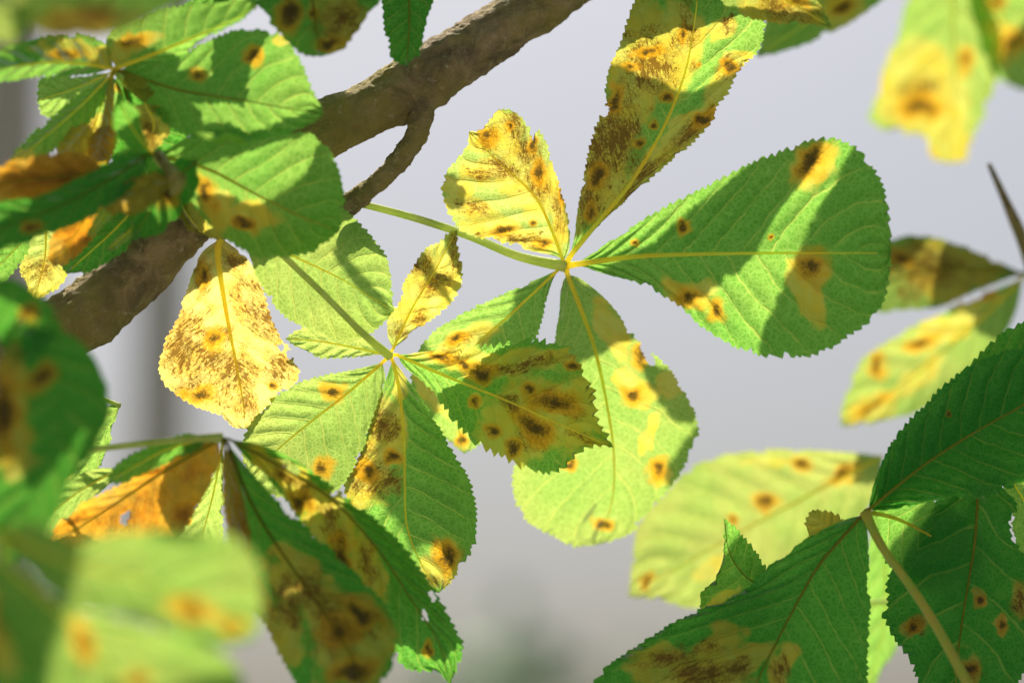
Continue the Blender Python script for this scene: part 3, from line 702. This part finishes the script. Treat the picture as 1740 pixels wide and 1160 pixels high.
I.let([(1330, 1000), (1275, 985), (1240, 940), (1231, 880)], [(1250, 1050), (1185, 1030), (1212, 992), (1230, 940)], [(1330, 985), (1296, 958), (1286, 940), (1256, 905)],
      (1.17, 1.18, 1.17), fold=0.3, roll=0.2, tone=(0.14,0.95), ribk=0.3, veins=7, rib=1.2, label='upturned leaflet tip', mine=[(1225, 1018, 34, 12, -30)])
I.let([(1440, 905), (1400, 892), (1380, 866)], [(1400, 920), (1372, 915), (1370, 885)], [(1430, 880), (1412, 870)],
      (1.175, 1.18, 1.18), fold=0.0, tone=(0.6, 0.8), veins=6, rib=0, res=0.6, allmine=0.3, label='small brown torn leaflet scrap')
J = Leaf((1668, 770, 1.19), 'darkest green leaf hanging in the lower right corner with oval brown spots')
J.let([(1668, 775), (1662, 837), (1656, 924), (1640, 1023), (1628, 1110), (1620, 1240)], [(1630, 815), (1594, 850), (1557, 896), (1516, 955), (1504, 1017), (1508, 1064), (1548, 1126), (1572, 1180)], [(1702, 828), (1726, 858), (1716, 905), (1745, 960), (1765, 1060), (1720, 1170)],
      (1.185, 1.182, 1.17), fold=0.1, tone=(0.0,0.45), quilt=0.0018, ribk=0.3, veins=7, rib=2.8, teeth=(15, 7),  # blade darkened in colour to deepen the shade on it
      mine=[(1555, 1062, 26, 18, -30), (1664, 1017, 13, 17), (1735, 1020, 22, 34), (1650, 1132, 28, 26), (1702, 1062, 12, 18)], core=[(1666, 1020, 9, 11), (1555, 1065, 12, 9), (1702, 1062, 8, 14), (1650, 1135, 16, 12)], speck=[(1555, 1062, 24, 16), (1735, 1020, 20, 30), (1650, 1130, 26, 24)])
J.let([(1690, 775), (1740, 850), (1790, 960), (1800, 1100)], [(1712, 850), (1730, 930), (1760, 1040)], [(1760, 790), (1830, 900), (1850, 1020)],
      (1.19, 1.20, 1.21), fold=0.0, tone=(0.25, 1.1), veins=8, rib=2, res=0.6)

# ------------------------------------------------------------------ lower left
C = Leaf((378, 745, 1.115), 'drooping green leaf at the lower left, brown blotched leaflets fanning down')
C.stalk([(60, 775, 1.12), (145, 765, 1.12), (240, 754, 1.118), (330, 745, 1.116), (378, 744, 1.115)], [5, 5, 5.5, 6, 9])
C.let([(370, 748), (280, 800), (190, 860), (75, 935)], [(330, 745), (262, 788), (190, 830), (130, 862), (92, 898)], [(374, 782), (346, 842), (300, 912), (200, 965), (105, 965)],
      (1.118, 1.13, 1.14), fold=-0.2, holes=[(212, 880, 8, 16, 25), (120, 868, 12, 6, -30)], tone=(0.5,1.05,0.62), ribk=0.4, veins=9, rib=3.5, res=0.7, allmine=0.35, label='orange brown withered leaflet',
      core=[(268, 798, 30, 8, -10), (125, 885, 34, 10, -30), (310, 880, 30, 14, -60)], speck=[(230, 860, 120, 40, -30), (330, 800, 40, 30)])
C.let([(355, 743), (280, 765), (225, 795), (182, 820)], [(310, 737), (240, 765), (195, 792)], [(335, 763), (265, 795), (215, 818)],
      (1.116, 1.12, 1.12), fold=0.1, tone=(0.12, 1.0), veins=7, rib=2, res=0.7)
C.let([(377, 762), (362, 840), (335, 940)], [(369, 792), (335, 850), (303, 912)], [(381, 800), (380, 870), (372, 935)],
      (1.16, 1.168, 1.17), fold=0.1, tone=(0.42, 1.1), veins=7, rib=2, res=0.7, core=[(321, 886, 4, 4)], label='pale sunlit leaflet')
C.let([(381, 755), (394, 850), (415, 950), (450, 1060)], [(377, 792), (381, 860), (395, 930), (420, 1010)], [(395, 785), (412, 850), (432, 950), (460, 1020)],
      (1.114, 1.10, 1.09), fold=0.3, tone=(0.5,1.1,0.45), ribk=0.4, veins=7, rib=2, res=0.7, allmine=0.3, speck=[(410, 900, 40, 120)])
C.let([(386, 752), (425, 850), (480, 940), (545, 1030), (600, 1120), (620, 1190)], [(395, 820), (418, 930), (440, 1030), (480, 1120), (530, 1190)], [(425, 800), (480, 860), (548, 918), (618, 985), (664, 1050), (676, 1105), (650, 1160)],
      (1.115, 1.11, 1.09), fold=0.15, tone=(0.05,0.8), ribk=0.2, veins=10, rib=3, res=0.9,
      mine=[(500, 990, 60, 34, 35), (560, 1040, 90, 50, 40), (600, 1110, 70, 60), (480, 1080, 40, 70, -20), (510, 960, 60, 20, 30)], speck=[(540, 1010, 100, 40, 40), (590, 1080, 70, 60), (480, 1040, 50, 60)], core=[(580, 1075, 30, 22), (600, 1140, 40, 20), (620, 1040, 34, 22, 30)])
C.let([(392, 747), (480, 795), (565, 850), (640, 930), (700, 1020), (745, 1090), (764, 1165)], [(430, 752), (490, 776), (565, 828), (660, 900), (735, 1000), (778, 1075), (786, 1100)], [(425, 785), (480, 840), (530, 912), (598, 995), (650, 1075), (690, 1135), (745, 1140)],
      (1.118, 1.135, 1.150), fold=0.2, roll=-0.05, holes=[(497, 797, 13, 7, 35), (566, 838, 7, 6), (735, 1012, 5, 11, -20), (722, 1046, 5, 10, -10), (486, 784, 7, 5)], tone=(0.08,0.85), quilt=0.0018, ribk=0.3, veins=11, rib=2.4, teeth=(16, 6),
      mine=[(480, 800, 80, 22, 35), (560, 890, 75, 34, 48), (620, 960, 26, 70, -15), (640, 985, 18, 40)], speck=[(560, 890, 70, 30, 50), (490, 810, 60, 16, 35), (620, 960, 20, 60)], core=[(585, 940, 16, 30, -25), (515, 850, 24, 18, 40), (728, 1102, 7, 12, 10)])

Q = Leaf((205, 690, 1.19), 'pale sunlit leaf scraps peeping out behind the dark green leaf on the left')
Q.let([(205, 685), (160, 770), (100, 848)], [(165, 700), (115, 790), (98, 825)], [(190, 730), (176, 790), (132, 835)], (1.19, 1.19, 1.185), tone=(0.35, 1.1), veins=7, rib=0, res=0.6, mine=[(110, 825, 14, 26, 20)])
Q.let([(205, 795), (120, 845), (33, 925)], [(150, 800), (92, 832), (45, 872)], [(195, 815), (135, 870), (65, 945)], (1.16, 1.155, 1.15), tone=(0.36, 1.05), veins=7, rib=1.5, res=0.6)

Mm = Leaf((40, 540, 1.03), 'big dark green leaf blurred in front at the left edge')
Mm.let([(40, 555), (95, 650), (95, 760), (10, 965)], [(0, 610), (-15, 720), (-30, 850)], [(125, 572), (172, 632), (187, 690), (165, 752), (115, 832), (62, 925)],
       (1.03, 1.02, 1.01), fold=0.1, tone=(0.03,0.7), veins=9, rib=0, res=0.6, mine=[(15, 660, 30, 80, 10), (20, 760, 34, 60)], core=[(10, 700, 24, 60), (70, 640, 20, 30, 30)])
Mm.let([(-30, 470), (30, 510), (75, 560), (60, 615)], [(30, 480), (80, 515), (102, 560)], [(-10, 560), (20, 610)],
       (1.03, 1.03, 1.03), fold=0.1, tone=(0.03,0.7), veins=7, rib=0, res=0.5, core=[(47, 532, 16, 16)])
Ll = Leaf((5, 930, 0.90), 'very blurred bright green leaf in the bottom left corner, orange brown spots')
Ll.let([(-10, 900), (130, 960), (280, 1000), (432, 1085)], [(60, 885), (130, 922), (200, 906), (300, 898), (390, 910), (438, 960), (446, 1030)], [(40, 965), (130, 1030), (250, 1052), (350, 1098)],
       (0.91, 0.905, 0.90), fold=-0.15, tone=(0.34,0.88), veins=8, rib=3, res=0.6, mine=[(320, 1035, 60, 22, 10)], core=[(330, 1035, 36, 17, 10), (395, 1062, 18, 12)])
Ll.let([(0, 950), (110, 1050), (190, 1140), (260, 1260)], [(100, 1018), (200, 1050), (320, 1085), (405, 1140), (390, 1230)], [(0, 1050), (50, 1140), (110, 1230), (190, 1280)],
       (0.908, 0.907, 0.905), fold=-0.15, tone=(0.36,0.88), veins=8, rib=3, res=0.6, core=[(142, 1090, 18, 30, -20), (235, 1150, 20, 14)], mine=[(142, 1085, 24, 36, -20)])
Ll.let([(-10, 940), (10, 1050), (30, 1130), (60, 1240)], [(-60, 1000), (-60, 1150)], [(60, 990), (105, 1070), (120, 1170)],
       (0.92, 0.93, 0.93), fold=0.1, tone=(0.08, 0.95), veins=8, rib=0, res=0.5, mine=[(0, 1070, 34, 90)], core=[(5, 1040, 16, 50)])

# ------------------------------------------------------------------ upper left cluster
O = Leaf((196, 118, 1.135), 'green leaf at the upper left with a broad dark leaflet patched with sunlight')
O.let([(198, 116), (289, 81), (400, 32), (445, 2)], [(180, 82), (200, 46), (269, 20), (370, 2), (415, -8)], [(240, 112), (300, 95), (360, 60), (412, 34)],
      (1.135, 1.12, 1.115), fold=0.5, tone=(0.24,1.0), veins=8, rib=4, res=0.8, mine=[(240, 75, 45, 16, -20), (200, 90, 30, 30)], core=[(225, 70, 26, 12, -20)])
O.let([(192, 116), (130, 108), (60, 108), (-25, 122)], [(180, 75), (110, 60), (0, 84)], [(150, 126), (80, 131), (0, 138)],
      (1.135, 1.115, 1.10), fold=0.6, tone=(0.15, 0.95), veins=7, rib=3, res=0.8, mine=[(120, 88, 75, 16, 3), (170, 100, 26, 14)], core=[(110, 93, 30, 8)])
O.let([(202, 120), (300, 152), (420, 172), (550, 195)], [(260, 100), (330, 78), (400, 52), (470, 58), (506, 100), (528, 150)], [(240, 172), (300, 222), (380, 240), (460, 233), (525, 212)],
      (1.135, 1.125, 1.13), fold=0.05, tone=(0.20,0.9), ribk=0.3, veins=10, rib=2.5, res=0.9, core=[(335, 126, 14, 11), (432, 95, 12, 14)], mine=[(480, 68, 20, 12)])
O.let([(187, 124), (130, 150), (62, 172)], [(150, 127), (100, 130), (68, 136)], [(160, 160), (120, 185), (80, 200)],
      (1.137, 1.145, 1.15), tone=(0.36,1.0), veins=7, rib=1.5, res=0.7)
O.let([(190, 126), (140, 178), (80, 230), (10, 288)], [(165, 143), (120, 173), (70, 213), (30, 252)], [(182, 160), (150, 213), (110, 248), (60, 278)],
      (1.134, 1.125, 1.12), fold=0.2, tone=(0.26,1.0), veins=8, rib=2, res=0.8, mine=[(35, 270, 34, 16, -30)])
O.let([(189, 128), (183, 180), (166, 275)], [(182, 150), (172, 200), (150, 265)], [(196, 150), (196, 200), (185, 270)],
      (1.133, 1.12, 1.115), fold=0.3, tone=(0.6, 0.9, 0.35), ribk=0.5, veins=6, rib=2, res=0.6, allmine=0.25, label='narrow tan withered leaflet')
O.let([(192, 130), (165, 200), (135, 290)], [(170, 160), (130, 225), (105, 275)], [(215, 165), (200, 230), (180, 285)],
      (1.137, 1.145, 1.15), tone=(0.25, 1.05), veins=7, rib=2, res=0.7, mine=[(150, 240, 60, 50)], speck=[(150, 240, 40, 36)], core=[(205, 148, 12, 12), (165, 262, 26, 14)])
O.let([(245, 175), (262, 215), (240, 268)], [(218, 190), (226, 240)], [(288, 188), (286, 230)], (1.128, 1.13, 1.13), tone=(0.7, 0.95), veins=6, rib=1.5, res=0.6, allmine=0.3, speck=[(255, 225, 30, 40)])
O.let([(200, 122), (235, 210), (275, 290), (300, 350)], [(190, 170), (185, 240), (205, 310), (250, 350)], [(250, 160), (310, 220), (345, 290), (335, 340)],  # added dark leaflet that closes the gaps in the cluster
      (1.15, 1.16, 1.165), fold=0.05, tone=(0.04, 0.7), veins=9, rib=2, ribk=0.3, res=0.7, label='dark backing leaflet added deep inside the cluster', core=[(275, 320, 30, 26)])
O.let([(205, 108), (255, 60), (330, 25), (420, 8)], [(215, 70), (270, 25), (350, -5)], [(270, 80), (350, 45), (410, 25)],
      (1.15, 1.155, 1.16), fold=0.1, tone=(0.10, 0.75), veins=9, rib=2, ribk=0.4, res=0.7, core=[(300, 40, 20, 14)])
O.let([(210, 130), (232, 150), (262, 160)], [(220, 125), (245, 135)], [(212, 150), (240, 172)], (1.13, 1.128, 1.125), tone=(0.5, 1.1, 0.5), veins=5, rib=0, res=0.6, label='small orange curled scrap')
O.let([(182, 215), (172, 240), (168, 272)], [(160, 225), (150, 262)], [(196, 222), (186, 265)], (1.118, 1.115, 1.112), tone=(0.5, 1.3, 0.7), veins=5, rib=0, res=0.6, label='small bright orange scrap')
Nn = Leaf((262, 262, 1.105), 'dark green leaf in front of the branch with a sunlit band across its rounded leaflet')
Nn.let([(268, 264), (354, 288), (433, 329), (520, 372), (577, 392)], [(320, 235), (400, 215), (480, 224), (536, 231), (573, 280), (584, 332)], [(300, 312), (350, 375), (400, 416), (460, 438), (532, 426)],
       (1.122, 1.130, 1.135), fold=0.05, tone=(0.19,0.9), ribk=0.5, veins=9, rib=3.5, res=0.9, mine=[(430, 372, 48, 26), (375, 360, 26, 40, -40)], core=[(415, 378, 24, 12), (350, 325, 14, 34, -20)])
Nn.let([(320, 290), (348, 340), (382, 408)], [(308, 330), (345, 396)], [(368, 310), (402, 350), (402, 392)], (1.14, 1.145, 1.15), tone=(0.5, 0.9), veins=6, rib=1.5, res=0.6, allmine=0.2, core=[(345, 325, 20, 26)])
Nn.let([(258, 262), (225, 218), (203, 175)], [(232, 262), (200, 232), (192, 200)], [(248, 232), (240, 200), (222, 176)], (1.104, 1.095, 1.09), tone=(0.10, 0.95), veins=7, rib=1.5, res=0.7)
Nn.let([(252, 262), (170, 315), (80, 360), (-45, 405)], [(215, 260), (150, 295), (60, 335), (-20, 350)], [(235, 305), (165, 362), (80, 400), (-10, 425)],
       (1.104, 1.085, 1.075), fold=0.1, tone=(0.02,0.6), ribk=0.2, veins=8, rib=1.5, res=0.7, core=[(55, 385, 16, 10)])
Nn.let([(180, 290), (100, 300), (10, 312), (-60, 332)], [(140, 260), (60, 266), (0, 282)], [(150, 325), (80, 350), (0, 356)],
       (1.10, 1.10, 1.10), fold=0.1, tone=(0.6,0.75,0.6), ribk=0.3, veins=7, rib=2, res=0.7, allmine=0.4, core=[(110, 290, 50, 30), (70, 300, 50, 30)], speck=[(30, 310, 60, 34)], label='dark brown dead leaflet, orange where the sun strikes')
Nn.let([(242, 266), (205, 325), (150, 400)], [(228, 275), (192, 330), (150, 390)], [(245, 275), (216, 335), (162, 398)], (1.11, 1.115, 1.12), tone=(0.45, 1.1), veins=6, rib=1, res=0.6, teeth=(12, 2), mine=[(215, 320, 20, 20)], label='narrow pale strip for the sunlit curled edge of a leaflet')  # lit leaf edge shaped as its own pale strip
Nn.let([(278, 335), (240, 375), (182, 425)], [(262, 340), (222, 382), (185, 418)], [(278, 348), (248, 385), (195, 425)], (1.13, 1.135, 1.14), tone=(0.5, 1.1), veins=6, rib=1, res=0.6, teeth=(12, 2), mine=[(235, 375, 16, 16)], label='thin pale strip for a sunlit leaf edge over the bark')  # another lit edge, its brightness held in shape and colour
Nn.let([(330, 225), (380, 238), (428, 240)], [(360, 228), (410, 232)], [(360, 242), (405, 246)], (1.09, 1.09, 1.09), tone=(0.35, 1.1), veins=5, rib=0, res=0.5, teeth=(12, 1), label='thin bright leaf edge crossing the dark green')
Nn.let([(300, 300), (310, 350), (345, 400)], [(292, 330), (312, 385)], [(325, 320), (345, 370)], (1.15, 1.155, 1.16), tone=(0.5, 0.8, 0.5), veins=6, rib=1, res=0.6, label='brown leaflet over the bark')
Nn.let([(300, 296), (240, 328), (165, 348)], [(262, 294), (205, 312)], [(265, 345), (205, 368)], (1.10, 1.097, 1.094), fold=0.2, tone=(0.5, 0.8, 0.6), veins=6, rib=1.5, ribk=0.4, res=0.7, nibble=9, label='crumpled brown leaflet')
Nn.let([(335, 272), (280, 325), (225, 405)], [(285, 275), (228, 345)], [(335, 322), (278, 392)], (1.118, 1.112, 1.11), fold=0.1, tone=(0.02, 0.6), veins=7, rib=1.5, ribk=0.3, res=0.7, core=[(285, 330, 16, 20)])
O.let([(152, 212), (126, 244), (100, 276)], [(128, 212), (98, 250)], [(160, 240), (128, 275)], (1.122, 1.118, 1.115), fold=0.3, tone=(0.5, 1.2, 0.5), veins=5, rib=0, res=0.6, nibble=8, label='orange dry leaflet scrap')
U = Leaf((265, 305, 1.14), 'shaded green and rusty leaf hanging left of the branch under the dark cluster')
U.let([(262, 308), (205, 380), (112, 465)], [(205, 330), (145, 395), (106, 440)], [(272, 350), (222, 418), (150, 462)], (1.14, 1.15, 1.155), fold=0.1, tone=(0.04,0.7), veins=7, rib=2, res=0.7, mine=[(240, 330, 34, 20)], core=[(250, 330, 24, 16)])
U.let([(170, 322), (140, 380), (92, 452)], [(140, 330), (95, 390), (78, 430)], [(178, 350), (162, 400), (118, 445)], (1.13, 1.135, 1.14), fold=0.1, tone=(0.6, 1.0, 0.65), veins=7, rib=2, res=0.7, allmine=0.3, core=[(130, 400, 30, 30)], speck=[(130, 390, 50, 60)], label='rusty brown leaflet')
Sx = Leaf((75, 380, 1.185), 'cream yellow sunlit leaflet scrap between the dark leaves at the left')
Sx.let([(78, 380), (76, 440), (58, 512)], [(45, 402), (34, 450), (42, 490)], [(105, 400), (114, 455), (104, 482)], (1.185, 1.185, 1.185), tone=(0.6, 1.15), veins=7, rib=2, res=0.7, mine=[(75, 465, 45, 50)], speck=[(75, 465, 40, 40)])
Sx.let([(60, 385), (20, 430), (-30, 480)], [(30, 392), (-10, 430)], [(45, 430), (10, 475)], (1.17, 1.17, 1.17), tone=(0.2, 0.9), veins=7, rib=1, res=0.5)
P = Leaf((520, -80, 1.13), 'brown green leaf tip hanging over the top edge above the branch')
P.let([(520, -75), (532, 10), (545, 97)], [(430, -30), (455, 30), (480, 62), (512, 93)], [(665, -40), (628, 18), (602, 60), (575, 90)], (1.13, 1.12, 1.115), fold=0.1, tone=(0.15,0.65), ribk=0.2, veins=7, rib=2, res=0.7, mine=[(590, 40, 50, 50)], core=[(497, 25, 20, 34), (535, 25, 9, 9), (560, 75, 26, 12)], speck=[(580, 50, 50, 40)])
P.let([(690, -60), (696, 30), (690, 114)], [(655, -20), (654, 40), (664, 92)], [(740, -30), (722, 40), (714, 88)], (1.16, 1.155, 1.15), fold=0.1, tone=(0.05,0.7), ribk=0.3, veins=7, rib=2, res=0.6, label='narrow dark leaflet in front of the bark')
Rr = Leaf((-40, 10, 0.96), 'olive leaf out of focus in the top left corner')
Rr.let([(20, -60), (120, 10), (210, 35), (330, -10)], [(150, -70), (260, -50)], [(50, 40), (130, 62), (230, 45)], (0.97, 0.96, 0.96), fold=0.1, tone=(0.25, 0.30), veins=9, rib=0, res=0.5, speck=[(150, 30, 120, 40)], mine=[(120, 45, 70, 26)])
Rr.let([(-40, -60), (-5, 0), (15, 80)], [(-60, 0), (-40, 50)], [(30, -40), (52, 10), (45, 55)], (0.97, 0.955, 0.95), fold=0.1, tone=(0.55, 0.9), veins=7, rib=0, res=0.5, label='yellow corner of the leaf')

# stalks that tie the remaining leaves to the limb or run out of the picture
G.stalk([(384, 340, 1.182), (392, 372, 1.172), (390, 404, 1.164)], [6, 6, 6])
D.stalk([(1742, 466, 1.355), (1830, 450, 1.36), (2000, 500, 1.37), (2200, 740, 1.395)], [6, 6, 6, 6])
E.stalk([(1612, -88, 1.44), (1620, -200, 1.44), (1500, -400, 1.34), (1420, -320, 1.26)], [6, 6, 6, 6])
Fa.stalk([(1572, -96, 1.34), (1600, -200, 1.33), (1500, -345, 1.27)], [5, 5, 5])
Fb.stalk([(1203, -70, 1.16), (1180, -130, 1.19), (1170, -165, 1.22)], [5, 5, 5])
J.stalk([(1668, 772, 1.188), (1740, 640, 1.22), (1860, 560, 1.27), (1960, 640, 1.35)], [6, 6, 6, 6])
Q.stalk([(205, 690, 1.19), (150, 665, 1.19), (60, 610, 1.175)], [4, 4, 5])
Mm.stalk([(40, 545, 1.03), (-80, 560, 1.07), (-180, 660, 1.14)], [6, 6, 6])
Ll.stalk([(0, 930, 0.91), (-160, 860, 0.98), (-300, 780, 1.13)], [6, 6, 6])
O.stalk([(196, 118, 1.137), (240, 190, 1.172), (300, 300, 1.178), (330, 350, 1.178)], [6, 5, 5, 6])
Nn.stalk([(264, 264, 1.108), (285, 305, 1.135), (315, 360, 1.165)], [6, 6, 7])
U.stalk([(264, 306, 1.14), (278, 345, 1.155), (290, 385, 1.17)], [5, 5, 6])
Sx.stalk([(72, 384, 1.185), (40, 352, 1.18), (-60, 420, 1.165), (-120, 640, 1.165)], [4, 4, 5, 5])
P.stalk([(520, -78, 1.13), (600, -150, 1.16), (800, -190, 1.19), (1010, -70, 1.214)], [6, 6, 6, 6])
Rr.stalk([(-40, -10, 0.965), (-200, 60, 1.0), (-420, 560, 1.12), (-440, 800, 1.155)], [6, 6, 6, 6])

# ------------------------------------------------------------------ added unseen leaf shapes above the frame, placed to throw the shade
SH = []
def cast(dist, mid, L, R, depth, **kw):
    """an added leaf-shaped caster whose shade falls at these photograph positions; slid up the sun's ray until it is above the frame"""
    kw.setdefault('tone', (0.05, 0.75)); kw.setdefault('res', 0.5); kw.setdefault('teeth', (12, 5))
    b = blade(mid, L, R, (depth, depth, depth), fold=0.0, **kw)
    d = 0.06
    while d < 0.8:
        W = b[0] + SUN * d - CAM
        z = W @ FWD; y = PH / 2 - (W @ UP) / (SENSOR / FOCAL / PW * z)
        if y.max() < -25 - 170 * abs(z.mean() - 1.185) / z.mean(): break
        d += 0.01
    SH.append((b[0] + SUN * d,) + b[1:])
CASTS()

def sky_blockers(n, seed=4):
    """added unseen leaflets round and above the picture that dim the sky light, wherever the sun that lights the leaves in view is not blocked"""
    g = np.random.default_rng(seed)
    K = at(870, 580, 1.17)
    c = g.normal(size=(n, 3)); c /= np.linalg.norm(c, axis=1)[:, None]
    rad = 0.35 + 1.5 * g.random(n) ** 0.8
    c = K + c * rad[:, None] * np.array([1.25, 1.0, 1.0])
    rel = c - CAM
    dz = rel @ FWD
    k = SENSOR / FOCAL / PW
    with np.errstate(divide='ignore', invalid='ignore'):
        px = (rel @ RIGHT) / (k * dz) + PW / 2; py = PH / 2 - (rel @ UP) / (k * dz)
    mg = 90
    inview = (dz > 0.02) & (px > -mg) & (px < PW + mg) & (py > -mg) & (py < PH + mg)
    u = np.cross(SUN, [0, 0, 1.0]); u /= np.linalg.norm(u); v = np.cross(u, SUN)
    r2 = c - K; a, b, s = r2 @ u, r2 @ v, r2 @ SUN
    insun = (np.abs(a) < 0.34) & (np.abs(b) < 0.37) & (s > -0.5)
    low = c[:, 2] < 1.35
    near = (np.linalg.norm(c - CAM, axis=1) < 0.75) | ((dz > -0.2) & (dz < 1.05) & (np.abs(rel @ RIGHT) < 0.85) & (np.abs(rel @ UP) < 0.48))
    c = c[~(inview | insun | low | near)]
    n = len(c)
    ax = g.normal(size=(n, 3)) * [1, 1, 0.5]; ax /= np.linalg.norm(ax, axis=1)[:, None]
    nr = g.normal(size=(n, 3)) * 0.6 + [0, 0.3, 1.0]; sd = np.cross(nr, ax); sd /= np.linalg.norm(sd, axis=1)[:, None]; nr = np.cross(ax, sd)
    T = np.array([0, .18, .38, .58, .78, .92, 1.0]); Wd = np.array([0.02, .12, .26, .38, .40, .22, .02])
    ln = 0.10 + 0.05 * g.random(n)
    tt = np.repeat(T, 3); ww = np.outer(Wd, [-0.5, 0, 0.5]).ravel(); zz = np.abs(ww) * 0.25 - 0.12 * tt ** 2
    V = c[:, None, :] + ln[:, None, None] * (tt[None, :, None] * ax[:, None, :] + ww[None, :, None] * sd[:, None, :] + zz[None, :, None] * nr[:, None, :])
    rv = V - CAM; dv = rv @ FWD; dc = np.where(np.abs(dv) < 1e-3, 1e-3, dv)
    qx = (rv @ RIGHT) / (k * dc) + PW / 2; qy = PH / 2 - (rv @ UP) / (k * dc); m2 = 40 + 175 * np.abs(dc - 1.185) / np.abs(dc)
    seen = ((dv > 0) & (qx > -m2) & (qx < PW + m2) & (qy > -m2) & (qy < PH + m2)).any(1)
    V = V[~seen]; n = len(V)
    q = np.array([[r * 3 + j, r * 3 + j + 1, r * 3 + j + 4, r * 3 + j + 3] for r in range(6) for j in range(2)])
    F = (q[None] + np.arange(n)[:, None, None] * 21).reshape(-1, 4)
    uv = np.tile(np.stack([tt, np.tile([0, .5, 1.0], 7)], 1), (n, 1))
    z = np.full(n * 21, -1.0)
    return V.reshape(-1, 3), F, uv, z, z, z
SH.append(sky_blockers(11000))  # added leaflets that cut the light from the sky
cf = bpy.data.objects.new('crown_foliage', blade_mesh('crown_foliage', SH, at(870, -600, 1.4)))
cf.location = at(870, -600, 1.4)
cf.color = (0.03, 0.40, 0.0, 11 / 40.0)
link(cf); tag(cf, 'added unseen leaf shapes above the frame that cast the shade', 'shade caster', None, 'stuff')
print('leaf tris', STATS['tris'], 'objects', len(bpy.data.objects))
